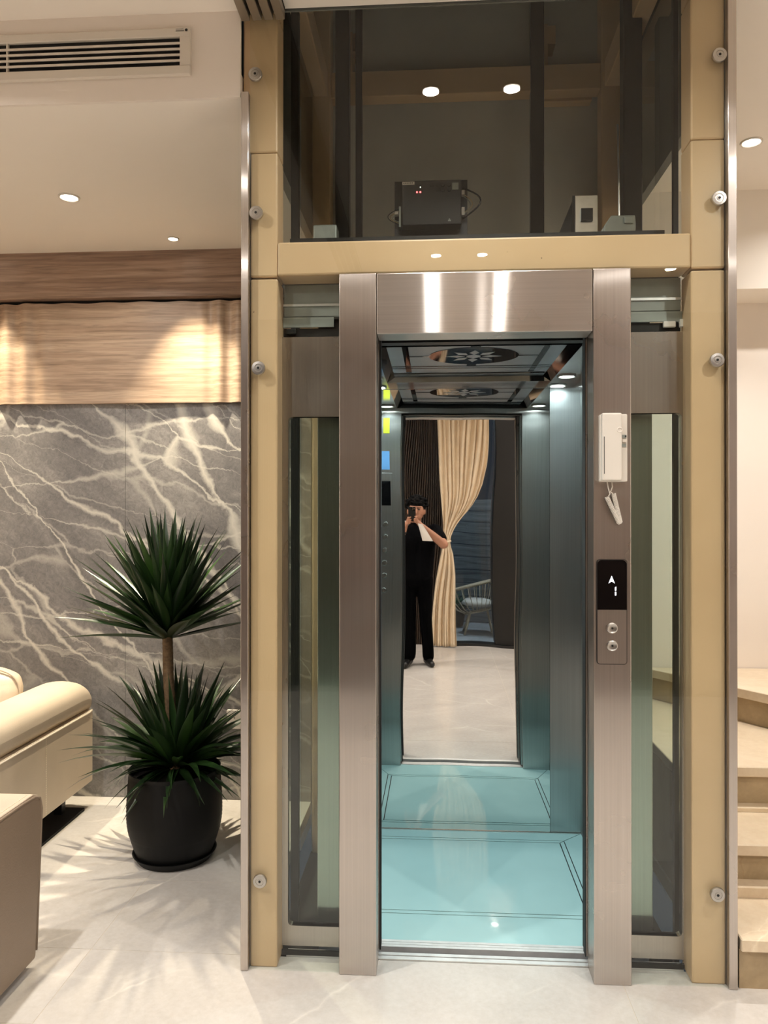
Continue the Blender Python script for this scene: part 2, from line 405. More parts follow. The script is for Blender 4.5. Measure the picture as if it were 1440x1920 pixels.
# oak panel with a gently waved face under a straight fascia board
def wav(x):
    t = (x + 3.6)
    k = max(0.0, (x + 1.25) / 0.15) if x > -1.25 else max(0.0, min(1.0, (-1.95 - x) / 0.3))
    return 0.011 * min(1, k) * math.sin(t * 60.0 + 0.6) + 0.004 * math.sin(t * 11.0 + 1.1)
def oak(u, v):
    x = -3.6 + 2.955 * u; return (x, 1.462 + wav(x), 2.09 + v * (0.533 + 0.0025 * math.sin((x + 3) * 31)))
wm = MB().grid(oak, 420, 1)
wm.grid(lambda u, v: (-3.6 + 2.955 * u, 1.462 + wav(-3.6 + 2.955 * u) + v * 0.03, 2.09), 180, 1)
wm.grid(lambda u, v: (-3.6 + 2.955 * u, 1.462 + wav(-3.6 + 2.955 * u) + v * 0.03, 2.623 + 0.0025 * math.sin((-0.6 + 2.955 * u) * 31)), 180, 1)
op = obj('oak_panel', wm, 'wood', wb); op['label'] = 'waved oak panel washed by ceiling spots'
obj('shadow_gap', B(-3.6, -0.645, 1.486, 1.50, 2.60, 2.645), 'rubber', wb)
of = obj('oak_fascia', B(-3.6, -0.645, 1.425, 1.50, 2.640, RZ), 'wood2', wb); of['label'] = 'darker oak fascia board under the ceiling'
st('wall_left', B(-3.72, -3.6, YR, 1.62, 0, CZ), 'wall', 'plain warm white wall beyond the sofa', 'wall')
st('wall_right', B(XR, XR + 0.12, YR, 1.95, 0, CZ + 0.05), 'wall', 'white wall beyond the stairs', 'wall')
st('wall_stair', B(0.98, XR, 1.83, 1.95, 0, SZ + 0.02), 'wall', 'white wall behind the marble stairs', 'wall')
st('wall_shaft', B(-0.64, 0.98, 1.50, 1.62, -0.3, 4.5), 'shaftwall', 'grey plastered rear wall inside the lift shaft', 'wall')
st('wall_shaft_side', MB().box(0.958, 0.99, 0.12, 1.50, 2.97, 4.5), 'slab', 'dark slab edge closing the shaft above the stair ceiling', 'wall')
st('wall_shaft_flank', MB().box(-0.68, -0.636, 0.125, 1.499, RZ + 0.081, 4.49), 'slab', 'dark slab edge closing the shaft above the recess ceiling', 'wall')
st('ceiling', B(XL, 0.965, YR, 0.0, CZ, CZ + 0.1), 'ceil', 'white main ceiling with paired downlights', 'ceiling')
st('ceiling_shaft', B(-0.7, 1.0, 0.0, 1.62, 4.5, 4.6), 'slab', 'dark top of the lift shaft', 'ceiling')
st('wall_slab_front', B(-0.64, 0.965, 0.013, 0.0195, CZ, 4.5), 'slab', 'slab edge above the upper shaft glass', 'wall')
st('ceiling_recess', B(XL, -0.6365, 0.0125, 1.499, RZ, RZ + 0.08), 'ceil', 'lower cream ceiling over the sofa recess', 'ceiling')
st('wall_soffit', B(XL, -0.637, 0.0, 0.012, RZ, CZ), 'wall', 'white drop soffit above the recess holding the air grille', 'soffit')
st('ceiling_stair', B(0.965, XR, YR, 1.83, SZ, SZ + 0.1), 'ceil', 'cream ceiling over the stairs right of the lift', 'ceiling')
st('trim_1', B(0.99, XR, 1.55, 1.83, 2.66, SZ), 'ceil', 'cream bulkhead beam above the stair wall', 'beam')

# rear wall behind the photographer (seen in the car's mirror)
wr = MB()
wr.box(XL, 0.10, YR - 0.12, YR, 0, CZ); wr.box(1.02, XR, YR - 0.12, YR, 0, CZ); wr.box(0.10, 1.02, YR - 0.12, YR, 2.72, CZ)
wrear = st('wall_rear', wr, 'brownwall', 'room wall opposite the lift with a patio opening', 'wall')
fl = MB()
n = 76
prof = []
for i in range(n):
    x = -1.55 + i * 0.0212
    prof += [(x, YR), (x + 0.004, YR + 0.022), (x + 0.013, YR + 0.026), (x + 0.0165, YR + 0.004)]
pv = [(p[0], p[1], 0.0) for p in prof] + [(p[0], p[1], 2.9) for p in prof]; k = len(prof)
fl.addv(pv, [(i, i + 1, k + i + 1, k + i) for i in range(k - 1)])
fo = obj('fluted_cladding', fl, 'darkwood', wrear); fo['kind'] = 'stuff'; fo['label'] = 'dark brown finely fluted wood cladding'
# patio opening
d1 = thing('door_1', 'black framed glass patio opening beside the tied curtain', 'door', (0.56, YR, 0)); d1['kind'] = 'structure'
obj('threshold', B(0.10, 1.02, YR - 0.20, YR + 0.02, 0, 0.03), 'black', d1, bevel=0.004)
obj('door_post', B(0.70, 1.02, YR - 0.30, YR - 0.02, 0.03, 2.72), 'black', d1, bevel=0.006)
obj('door_post', B(0.10, 0.15, YR - 0.14, YR - 0.02, 0.03, 2.72), 'black', d1)
obj('door_head', B(0.15, 0.70, YR - 0.14, YR - 0.02, 2.66, 2.72), 'black', d1)
obj('pane', B(0.15, 0.70, YR - 0.105, YR - 0.095, 0.03, 2.66), 'doorglass', d1)
# terrace
tf = st('floor_terrace', B(-0.6, 2.2, -6.1, YR - 0.20, -0.05, 0.0), 'terrace', 'pale blue stone terrace outside the patio opening', 'floor')
tw = thing('plank_fence', 'weathered grey plank fence closing the terrace', 'fence', (0.7, -6.02, 0))
for i in range(10):
    z = 0.02 + i * 0.172
    obj('plank', B(-0.6, 2.2, -6.03 - 0.012 * (i % 2), -6.0 - 0.012 * (i % 2), z, z + 0.162), 'plank', tw, bevel=0.004, seg=1)
for x in (-0.5, 0.9, 2.1): obj('fence_post', B(x, x + 0.07, -6.12, -6.045, 0, 1.78), 'dark', tw)

# ================================================================== DOWNLIGHTS
def downlight(x, y, z, r, label, watts, col=WARM, spread=150, group='ceiling downlights', aim=None, cool=False, parent=None):
    if parent is None: root = thing('downlight', label, 'downlight', (x, y, z), group)
    else: root = parent
    ring = MB().lathe([(r * 0.86, -0.001), (r * 1.0, -0.006), (r * 1.16, -0.006), (r * 1.2, -0.001), (r * 1.2, 0.0)], 28, (x, y, z))
    smooth_by_angle(obj('trim_ring' if parent is None else 'lamp_ring', ring, 'white', root))
    obj('lens' if parent is None else 'lamp_lens', MB().lathe([(r * 0.9, -0.0015), (r * 0.9, -0.003)], 28, (x, y, z)), 'lens_cool' if cool else 'lens_warm', root)
    ld = bpy.data.lights.new('lamp', 'AREA'); ld.shape = 'DISK'; ld.size = r * 1.7; ld.energy = watts; ld.color = col
    ld.spread = math.radians(spread)
    lo = bpy.data.objects.new('lamp', ld); C.objects.link(lo); lo.parent = root
    lo.location = Vector((x, y, z - 0.008)) - wpos(root)
    if aim: lo.rotation_euler = Vector((aim[0] - x, aim[1] - y, aim[2] - z)).to_track_quat('-Z', 'Y').to_euler()
    return root
downlight(-0.01, -0.513, CZ, 0.036, 'round downlight nearest the lift, left of its pair', 4.6)
downlight(0.305, -0.514, CZ, 0.036, 'round downlight nearest the lift, right of its pair', 4.6)
downlight(0.016, -2.43, CZ, 0.036, 'downlight above the photographer, left of its pair', 4.5)
downlight(0.312, -2.43, CZ, 0.036, 'downlight above the photographer, right of its pair', 4)
for i, (x, y) in enumerate(((-1.6, -0.9), (-1.6, -2.4), (-2.9, -1.6), (1.6, -1.2), (1.6, -2.8), (0.665, -3.915))):  # unseen lamps added for ambient level; the curtain one reflects in the car floor
    downlight(x, y, CZ if x < 0.9 else SZ, 0.04, ('unseen downlight added over the taupe chair', 'unseen downlight added left of the photographer', 'unseen downlight added far left above the seating', 'unseen downlight added in front of the stairs', 'unseen downlight added at the rear right of the room', 'downlight washing the tied curtain')[i], (19, 22, 21, 16, 19, 12)[i])
downlight(-1.582, 0.741, RZ, 0.038, 'large round downlight in the recess ceiling above the sofa', 6)
downlight(-1.30, 1.26, RZ, 0.024, 'small spot in the recess ceiling close to the oak fascia', 10.5, SPOT, 70, aim=(-1.06, 1.06, 0))
downlight(-2.36, 1.26, RZ, 0.024, 'small spot above the sofa back, left of the frame', 10, SPOT, 70, aim=(-2.44, 1.06, 0))
downlight(1.42, 1.03, SZ, 0.040, 'downlight over the marble stairs', 8, WARM, 90)
downlight(2.2, 1.0, SZ, 0.036, 'downlight over the upper stairs by the right wall', 12)

# ================================================================== LIFT SHAFT ENCLOSURE
sh = thing('lift_enclosure', 'glass lift enclosure with tan frame, steel door jambs and round glass fixings', 'lift', (0.16, 0.0, 0))
for x0, x1 in ((-0.609, -0.517), (0.824, 0.931)):
    for z0, z1 in ((0.0, 2.284), (2.290, 2.703), (2.7045, 3.167), (3.169, 4.49)):
        obj('front_post', B(x0 if (x0 > 0 or z0 < 2.6) else -0.633, x1, 0.020, 0.12, z0, z1), 'tan', sh, bevel=0.006)
    obj('rear_post', B(x0, x1, 1.33, 1.43, -0.2, 4.49), 'tan', sh, bevel=0.006)
ln = obj('lintel', B(-0.517, 0.824, 0.016, 0.12, 2.292, 2.404), 'tan', sh, bevel=0.007); ln['label'] = 'tan crossbeam over the lift door'
obj('rear_beam', B(-0.517, 0.824, 1.34, 1.42, 3.60, 3.73), 'tan', sh, bevel=0.005)
for x0, x1 in ((-0.600, -0.530), (0.838, 0.915)):
    obj('side_beam', B(x0, x1, 0.125, 1.325, 3.60, 3.73), 'tan', sh, bevel=0.005)
# front glass: two lower sheets and the upper one
obj('front_glass', B(-0.606, -0.310, 0.002, 0.012, 0.003, 2.285), 'glass', sh)
obj('front_glass', B(0.631, 0.929, 0.002, 0.012, 0.003, 2.285), 'glass', sh)
obj('upper_glass', B(-0.606, 0.929, 0.002, 0.012, 2.2905, 3.166), 'glass_up', sh)
# side glass sheets with dark mullions
for x in (-0.60, 0.915):
    obj('side_glass', B(x, x + 0.008, 0.125, 1.325, 0.0, 3.58), 'glass', sh)
obj('side_mullion', B(0.892, 0.910, 0.42, 0.442, -0.2, 4.49), 'dark', sh)
obj('side_mullion', B(-0.592, -0.560, 0.66, 0.69, -0.2, 4.49), 'dark', sh)
# guide rails and rail brackets
for x0, x1, y0, y1 in ((-0.425, -0.365, 0.80, 0.86), (-0.391, -0.358, 1.33, 1.38), (0.48, 0.546, 1.33, 1.38), (0.802, 0.880, 0.80, 0.87)):
    obj('guide_rail', B(x0, x1, y0, y1, -0.2 if y0 > 1.2 else 2.42, 4.49), 'dark', sh, bevel=0.003, seg=1)
for x in (0.55, -0.43):
    b_ = MB().box(x, x + 0.06, 1.385, 1.495, 3.86, 3.95); b_.box(x, x + 0.02, 1.37, 1.495, 3.72, 3.95); obj('rail_bracket', b_, 'tan', sh)
obj('wall_lip', B(0.50, 0.80, 1.44, 1.498, 3.60, 3.68), 'tan', sh)
# round fixings
def standoff(x, z, key='satin'):
    a = smooth_by_angle(obj('glass_fixing', MB().lathe([(0.0228, 0.0), (0.0228, -0.008), (0.0212, -0.0105), (0.0135, -0.0110), (0.0125, -0.0090), (0.0085, -0.0090), (0.008, -0.0105), (0.0, -0.0108)][::-1], 28, (x, 0.002, z), 'y'), key, sh))
    smooth_by_angle(obj('fixing_socket', MB().lathe([(0.0042, -0.0104), (0.0042, -0.0115)], 14, (x, 0.002, z), 'y'), 'dark', a))
for x, z in ((-0.587, 2.953), (-0.584, 2.495), (-0.576, 1.983), (-0.570, 0.296), (0.906, 2.959), (0.904, 2.504), (0.897, 1.990), (0.896, 0.298)): standoff(x, z)
# steel trims, jambs, header
t1 = obj('edge_trim', B(-0.634, -0.6095, -0.006, 0.10, 0.0, 2.897), 'steel_v', sh, bevel=0.0015, seg=1)
obj('edge_trim', B(0.9315, 0.958, -0.006, 0.10, 0.0, 3.167), 'steel_v', sh, bevel=0.0015, seg=1)
jl = obj('door_jamb', B(-0.308, -0.186, -0.006, 0.092, 0.0, 2.288), 'steel_v', sh, bevel=0.003)
jr = obj('door_jamb', B(0.510, 0.629, -0.006, 0.092, 0.0, 2.288), 'steel_v', sh, bevel=0.003)
hd = obj('door_header', B(-0.1845, 0.5085, -0.006, 0.092, 2.088, 2.287), 'steel_h', sh, bevel=0.003)
hd['label'] = 'brushed steel header panel over the doorway'
# landing doors slid open behind the glass
def landing_door(x0, x1, v0, v1, zv0, zv1):
    d = MB(); y0, y1 = 0.100, 0.128
    outer = [(x0, 0.03), (x1, 0.03), (x1, 2.107), (x0, 2.107)]
    hole = rrect(v0, v1, zv0, zv1, 0.014, 4)
    me = bpy.data.meshes.new('landing_door'); bm = bmesh.new()
    vo = [bm.verts.new((p[0], y0, p[1])) for p in outer]; vh = [bm.verts.new((p[0], y0, p[1])) for p in hole]
    eo = [bm.edges.new((vo[i], vo[(i + 1) % 4])) for i in range(4)]; eh = [bm.edges.new((vh[i], vh[(i + 1) % len(vh)])) for i in range(len(vh))]
    bmesh.ops.triangle_fill(bm, use_beauty=True, use_dissolve=False, edges=eo + eh)
    r = bmesh.ops.extrude_face_region(bm, geom=list(bm.faces))
    bmesh.ops.translate(bm, vec=(0, y1 - y0, 0), verts=[v for v in r['geom'] if isinstance(v, bmesh.types.BMVert)])
    bmesh.ops.recalc_face_normals(bm, faces=bm.faces)
    off = wpos(sh)
    for v in bm.verts: v.co -= off
    bm.to_mesh(me); bm.free()
    o = link('landing_door', me, 'steel_v', sh)
    obj('vision_pane', MB().prism(rrect(v0 + 0.001, v1 - 0.001, zv0 + 0.001, zv1 - 0.001, 0.013, 4), 0.110, 0.116, 'y'), 'vision', o)
    return o
landing_door(-0.530, -0.182, -0.497, -0.222, 0.098, 1.834)
landing_door(0.506, 0.852, 0.546, 0.820, 0.106, 1.837)
obj('door_seal', B(-0.184, -0.178, 0.094, 0.136, 0.03, 2.107), 'rubber', sh)
obj('door_seal', B(0.5035, 0.506, 0.096, 0.132, 0.03, 2.107), 'rubber', sh)
# hanger track above the doors
obj('door_track', B(-0.515, 0.822, 0.112, 0.150, 2.178, 2.290), 'alu_dull', sh, bevel=0.003, seg=1)
obj('track_lip', B(-0.515, 0.822, 0.106, 0.112, 2.214, 2.222), 'alu', sh)
obj('hanger_plate', B(-0.515, -0.340, 0.106, 0.112, 2.142, 2.176), 'alu_dull', sh)
obj('hanger_plate', B(0.655, 0.830, 0.106, 0.112, 2.142, 2.176), 'alu_dull', sh)
obj('hanger_rail', B(-0.515, 0.822, 0.118, 0.135, 2.112, 2.140), 'dark', sh)
obj('rail_stop', B(0.762, 0.802, 0.100, 0.114, 2.122, 2.142), 'white', sh, bevel=0.003)
obj('rail_stop', B(0.815, 0.826, 0.098, 0.114, 2.122, 2.148), 'white', sh, bevel=0.002)
obj('rail_stop', B(-0.505, -0.470, 0.100, 0.116, 2.118, 2.136), 'dark', sh, bevel=0.003)
# sill, pit
obj('landing_sill', MB().box(-0.50, 0.82, 0.088, 0.106, -0.02, 0.004).box(-0.50, 0.82, 0.109, 0.124, -0.02, 0.006), 'sill', sh)
obj('glass_shoe', B(-0.516, -0.309, 0.088, 0.097, 0.004, 0.020), 'dark', sh)
obj('glass_shoe', B(0.630, 0.823, 0.088, 0.097, 0.004, 0.020), 'dark', sh)
obj('pit_lining', B(-0.64, 0.96, 0.09, 1.49, -0.30, -0.26), 'rubber', sh)

# ================================================================== LIFT CAR
car = thing('lift_car', 'stainless lift car standing open with mirror back and aqua floor', 'lift car', (0.165, 0.69, 0.0))
X0, X1, Y0, Y1, H = -0.36, 0.69, 0.213, 1.168, 2.13
# floor: mitred border, thin band, centre panel over a dark base
obj('floor_base', B(X0, X1, Y0, Y1, -0.06, -0.004), 'rubber', car)
def ring4(a, b, name):
    (ax0, ax1, ay0, ay1), (bx0, bx1, by0, by1) = a, b; g = 0.0022
    for poly in ([(ax0, ay0 + g), (bx0 - g, by0), (bx0 - g, by1), (ax0, ay1 - g)], [(ax1, ay0 + g), (ax1, ay1 - g), (bx1 + g, by1), (bx1 + g, by0)],
                 [(ax0 + g, ay0), (ax1 - g, ay0), (bx1, by0 - g), (bx0, by0 - g)], [(ax0 + g, ay1), (bx0, by1 + g), (bx1, by1 + g), (ax1 - g, ay1)]):
        obj(name, MB().prism(poly, -0.012, 0.0, 'z'), 'aqua', car)
A = (X0, X1, Y0, Y1); Bb = (-0.267, 0.597, 0.394, 1.081); Cc = (-0.245, 0.575, 0.418, 1.058)
ring4(A, Bb, 'border_panel'); ring4((Bb[0] + .0022, Bb[1] - .0022, Bb[2] + .0022, Bb[3] - .0022), Cc, 'band_panel')
obj('centre_panel', B(Cc[0] + .0025, Cc[1] - .0025, Cc[2] + .0025, Cc[3] - .0025, -0.012, 0.0), 'aqua', car)
sill = MB()
for k_ in range(3): sill.box(-0.40, 0.73, 0.166 + k_ * 0.0155, 0.166 + k_ * 0.0155 + 0.0135, -0.03, 0.002)
obj('car_sill', sill, 'sill', car)
# walls
obj('side_wall', B(X0 - 0.03, X0, Y0, Y1 + 0.03, -0.02, H), 'steel_car', car)
obj('side_wall', B(X1, X1 + 0.03, Y0, Y1 + 0.03, -0.02, H), 'steel_car', car)
obj('rear_panel', B(X0, -0.262, Y1, Y1 + 0.03, -0.02, H), 'steel_car', car)
obj('rear_panel', B(0.548, X1, Y1, Y1 + 0.03, -0.02, H), 'steel_car', car)
def mir(u, v):
    x = -0.260 + u * 0.8065; z = 0.0 + v * 2.128
    d = 0.00022 * math.sin(x * 9.0 + z * 2.3) + 0.00016 * math.sin(z * 11.0 + x * 4 + 0.5) + 0.00012 * math.sin(x * 21 + z * 5.5) + 0.0011 * math.cos((z - 1.1) * 1.6)
    return (x, Y1 - 0.002 + d, z)
mo = obj('mirror_panel', MB().grid(mir, 60, 130), 'mirror', car, smooth=True); mo['label'] = 'slightly wavy polished steel mirror panel on the rear wall'
obj('mirror_backing', B(-0.262, 0.548, Y1 + 0.004, Y1 + 0.03, -0.02, H), 'dark', car)
obj('rear_transom', B(X0, X1, Y1 - 0.010, Y1 - 0.004, 2.098, H), 'chrome', car)
obj('skirting', B(-0.26, 0.69, Y1 - 0.008, Y1 - 0.003, 0.0, 0.004), 'alu', car)
obj('front_return', B(X0, -0.197, 0.200, 0.238, 0.0, H), 'steel_car', car)
obj('front_return', B(0.527, X1, 0.200, 0.238, 0.0, H), 'steel_car', car)
obj('front_transom', B(-0.197, 0.527, 0.200, 0.238, 2.098, H), 'steel_car', car)
obj('door_header_cover', B(-0.40, 0.73, 0.150, 0.198, 2.094, 2.22), 'black', car)
obj('car_door', B(-0.405, -0.188, 0.164, 0.194, 0.012, 2.090), 'steel_car', car, bevel=0.002, seg=1)
obj('car_door', B(0.516, 0.742, 0.164, 0.194, 0.012, 2.090), 'steel_car', car, bevel=0.002, seg=1)
obj('door_edge', B(-0.190, -0.183, 0.160, 0.198, 0.012, 2.090), 'rubber', car)
obj('door_edge', B(0.5135, 0.516, 0.160, 0.198, 0.012, 2.090), 'rubber', car)
# control column on the left return, facing the mirror
cop = obj('control_column', B(-0.335, -0.245, 0.238, 0.243, 0.85, 1.75), 'steel_car', car, bevel=0.002, seg=1)
obj('column_screen', B(-0.322, -0.258, 0.243, 0.245, 1.55, 1.70), 'screen', cop)
for z in (1.436, 1.362, 1.286, 1.212, 1.139, 1.052):
    smooth_by_angle(obj('button', MB().lathe([(0.0, 0.0095), (0.013, 0.009), (0.0155, 0.006), (0.0165, 0.0)], 20, (-0.292, 0.242, z), 'y'), 'chrome', cop))
obj('yellow_notice', B(-0.300, -0.262, 0.238, 0.2395, 1.985, 2.075), 'yellow', car)
obj('blue_notice', B(-0.315, -0.262, 0.238, 0.2395, 1.77, 1.88), 'blue', car)
# ceiling: side strips with lamps, recessed etched panel with dark mirror inlays
obj('ceiling_strip', B(0.552, X1, Y0, Y1, H, H + 0.03), 'chrome', car)
obj('ceiling_strip', B(X0, -0.222, Y0, Y1, H, H + 0.03), 'chrome', car)
obj('ceiling_bevel', MB().prism([(0.515, 2.156), (0.552, 2.130), (0.556, 2.134), (0.519, 2.160)], Y0, Y1, 'y'), 'dkmirror', car)
obj('ceiling_bevel', MB().prism([(-0.185, 2.156), (-0.222, 2.130), (-0.226, 2.134), (-0.189, 2.160)], Y0, Y1, 'y'), 'dkmirror', car)
cp = obj('ceiling_panel', B(-0.188, 0.518, Y0, Y1, 2.157, 2.175), 'frost', car)
cc = (0.165, 0.69); zc = 2.1565
disc = [(cc[0] + 0.185 * math.cos(2 * PI * i / 48), cc[1] + 0.165 * math.sin(2 * PI * i / 48)) for i in range(48)]
obj('inlay_disc', MB().prism(disc, zc - 0.0015, zc, 'z'), 'dkmirror', cp)
def petal(a, r0, r1, w):
    pts = [(r0, 0), ((r0 + r1) * 0.45, w), (r1, 0), ((r0 + r1) * 0.45, -w)]
    return [(cc[0] + p * math.cos(a) - q * math.sin(a), cc[1] + p * math.sin(a) + q * math.cos(a)) for p, q in pts]
for i in range(8):
    obj('inlay_petal', MB().prism(petal(i * PI / 4, 0.035, 0.115, 0.020), zc - 0.0025, zc - 0.0015, 'z'), 'frost', cp)
obj('inlay_heart', MB().prism([(cc[0] + 0.03 * math.cos(i * PI / 4), cc[1] + 0.03 * math.sin(i * PI / 4)) for i in range(8)], zc - 0.0025, zc - 0.0015, 'z'), 'frost', cp)
bars = [(-0.10, -0.020, 0.684, 0.696), (0.35, 0.43, 0.684, 0.696), (-0.125, -0.100, 0.34, 1.04), (0.43, 0.455, 0.34, 1.04), (-0.188, 0.518, 0.90, 0.912), (-0.188, 0.518, 0.945, 0.953),
        (-0.188, 0.518, 0.46, 0.472), (-0.188, 0.518, 0.42, 0.428), (0.145, 0.185, 0.855, 0.90), (0.145, 0.185, 0.472, 0.525), (-0.188, 0.518, 1.06, 1.085), (-0.188, 0.518, 0.30, 0.32)]
for x0, x1, y0, y1 in bars: obj('inlay_bar', B(x0, x1, y0, y1, zc - 0.0012, zc), 'dkmirror', cp)
for x in (0.603, -0.273):
    for y in (0.35, 1.03): downlight(x, y, H, 0.036, '', 3.6, COOL, 150, parent=car, cool=True)
# roof and gear on top
obj('car_roof', B(X0 - 0.03, X1 + 0.03, Y0, Y1 + 0.03, 2.19, 2.24), 'dark', car)
obj('roof_edge_beam', B(-0.55, 0.83, 0.20, 0.26, 2.30, 2.44), 'dark', car)
obj('crosshead', B(-0.40, 0.78, 0.70, 0.78, 2.42, 2.60), 'dark', car, bevel=0.004, seg=1)
for x in (-0.37, 0.73): obj('car_upright', B(x, x + 0.05, 0.70, 0.78, 2.24, 2.42), 'dark', car)
obj('oil_box', B(-0.455, -0.365, 0.38, 0.45, 2.50, 2.598), 'alu_dull', car, bevel=0.006)
ob = obj('oil_box', MB().prism([(0.648, 2.50), (0.760, 2.50), (0.768, 2.60), (0.765, 2.640), (0.675, 2.640), (0.648, 2.600)], 0.47, 0.54, 'y'), 'alu_dull', car, bevel=0.004)
obj('oil_box_clip', B(0.722, 0.756, 0.462, 0.472, 2.606, 2.632), 'alu_dull', ob, bevel=0.003)
obj('oil_pipe', MB().tube([(0.725, 0.55, 2.64), (0.725, 0.56, 2.80), (0.730, 0.60, 3.05)], 0.004, 8), 'alu', car)
bk = obj('switch_bracket', MB().prism([(0.575, 2.55), (0.664, 2.55), (0.664, 2.795), (0.575, 2.795)], 0.66, 0.668, 'y'), 'alu', car)
obj('bracket_gusset', MB().prism([(0.668, 2.55), (0.668, 2.80), (0.90, 2.55)], 0.565, 0.575, 'x'), 'dark', bk)
obj('bracket_gusset', MB().prism([(0.500, 2.62), (0.573, 2.80), (0.573, 2.62)], 0.680, 0.684, 'y'), 'dark', bk)
obj('limit_switch', B(0.596, 0.643, 0.648, 0.660, 2.690, 2.740), 'black', bk)
obj('front_cap', B(-0.50, 0.78, 0.15, 0.17, 2.40, 2.463), 'black', car)

# controller box on the crosshead
cb = thing('controller_box', 'black lift controller box with red lights on the car roof', 'controller', (-0.01, 0.72, 2.60))
obj('back_plate', B(-0.163, 0.141, 0.715, 0.725, 2.601, 2.897), 'black', cb)
cs = obj('case', B(-0.130, 0.114, 0.655, 0.715, 2.690, 2.874), 'case', cb, bevel=0.004)
obj('label_plate', B(-0.128, -0.078, 0.653, 0.655, 2.857, 2.869), 'white', cs)
for i in range(6): obj('label_stroke', B(-0.124 + i * 0.007, -0.1195 + i * 0.007, 0.6524, 0.653, 2.8615, 2.8650), 'dark', cs)
obj('connector', B(-0.014, 0.002, 0.651, 0.655, 2.848, 2.858), 'black', cs); obj('connector', B(0.010, 0.018, 0.651, 0.655, 2.846, 2.856), 'black', cs); obj('connector', B(0.010, 0.018, 0.651, 0.655, 2.828, 2.838), 'black', cs)
for i in range(2):
    for j in range(2):
        kx, kz = 0.038 + i * 0.026, 2.852 - j * 0.021
        smooth_by_angle(obj('key', MB().lathe([(0.0, -0.003), (0.006, -0.0028), (0.0072, 0.0)], 14, (kx, 0.655, kz), 'y'), 'black', cs))
obj('key_divider', B(0.024, 0.0255, 0.653, 0.655, 2.822, 2.868), 'black', cs)
obj('rating_sticker', B(0.076, 0.102, 0.653, 0.655, 2.832, 2.860), 'alu_dull', cs)
obj('indicator', MB().lathe([(0.0033, -0.002), (0.0033, 0)], 12, (-0.068, 0.654, 2.825), 'y'), 'led_red', cs)
obj('indicator', MB().lathe([(0.0033, -0.002), (0.0033, 0)], 12, (-0.054, 0.654, 2.825), 'y'), 'led_red', cs)
obj('indicator', MB().lathe([(0.0020, -0.002), (0.0020, 0)], 12, (-0.054, 0.654, 2.845), 'y'), 'led_wht', cs)
obj('warning_mark', MB().prism([(0.058, 2.703), (0.072, 2.703), (0.065, 2.716)], 0.6535, 0.655, 'y'), 'alu_dull', cs)
for z in (2.82, 2.75, 2.735): obj('terminal', B(0.116, 0.128, 0.675, 0.70, z, z + 0.018), 'white', cb)
obj('terminal_strip', B(-0.143, -0.135, 0.67, 0.71, 2.69, 2.775), 'alu_dull', cb)
obj('terminal', B(-0.160, -0.146, 0.675, 0.70, 2.745, 2.757), 'white', cb)
def arc(p0, p1, bulge, n=10):
    p0 = Vector(p0); p1 = Vector(p1); return [p0.lerp(p1, i / n) + Vector(bulge) * math.sin(PI * i / n) for i in range(n + 1)]
obj('cable', MB().tube(arc((0.120, 0.69, 2.853), (0.120, 0.69, 2.725), (0.075, 0, 0.01)), 0.0035, 8), 'black', cb, smooth=True)
obj('cable', MB().tube(arc((0.120, 0.69, 2.828), (0.118, 0.69, 2.745), (0.042, 0, 0.0)), 0.0018, 6), 'copper', cb, smooth=True)
obj('cable', MB().tube(arc((0.120, 0.69, 2.822), (0.118, 0.69, 2.738), (0.034, 0, 0.0)), 0.0018, 6), 'alu_dull', cb, smooth=True)
for i in range(3): obj('cable', MB().tube(arc((-0.140, 0.69, 2.775 - i * 0.012), (-0.140, 0.69, 2.705 + i * 0.006), (-0.050 + i * 0.010, 0, 0.0)), 0.0016, 6), ('black', 'copper', 'alu_dull')[i], cb, smooth=True)

# ================================================================== THINGS ON THE JAMB
ip = thing('intercom_phone', 'white intercom handset on its wall base with a curly cord', 'intercom', (0.567, -0.006, 1.60))
obj('wall_base', MB().prism(rrect(0.526, 0.611, 1.604, 1.818, 0.004, 3), -0.030, -0.0062, 'y'), 'white', ip, bevel=0.0015, seg=1)
hs = obj('handset', MB().prism(rrect(0.528, 0.590, 1.606, 1.820, 0.006, 3), -0.052, -0.026, 'y'), 'white', ip, bevel=0.006, seg=3)
obj('handset_groove', B(0.5335, 0.5355, -0.0525, -0.050, 1.628, 1.745), 'dark', hs)
ring_ = MB().tube([(0.582 + 0.0075 * math.cos(t * PI / 12), -0.0525, 1.766 + 0.0075 * math.sin(t * PI / 12)) for t in range(24)], 0.0013, 6, closed=True)
obj('ring_mark', ring_, 'paper', hs)
obj('hook_button', B(0.594, 0.607, -0.036, -0.029, 1.728, 1.738), 'offwhite', ip, bevel=0.001, seg=1)
obj('slide_switch', B(0.594, 0.607, -0.0335, -0.029, 1.742, 1.752), 'alu_dull', ip); obj('slide_tip', B(0.603, 0.607, -0.035, -0.0335, 1.745, 1.750), 'black', ip)
obj('speaker_slots', B(0.594, 0.607, -0.0325, -0.029, 1.714, 1.724), 'alu_dull', ip)
obj('cord_lead', MB().tube([(0.550, -0.02, 1.606), (0.553, -0.022, 1.585), (0.558, -0.024, 1.566), (0.552, -0.024, 1.556)], 0.0020, 8), 'white', ip, smooth=True)
obj('cord_lead', MB().tube([(0.564, -0.02, 1.606), (0.566, -0.022, 1.588), (0.560, -0.024, 1.572), (0.568, -0.024, 1.566)], 0.0020, 8), 'white', ip, smooth=True)
def coil(p0, p1, turns, R, r, n=10):
    p0 = Vector(p0); p1 = Vector(p1); d = (p1 - p0).normalized(); u = d.orthogonal().normalized(); v = d.cross(u)
    return [p0.lerp(p1, i / (turns * n)) + (u * math.cos(2 * PI * i / n) + v * math.sin(2 * PI * i / n)) * R for i in range(turns * n + 1)]
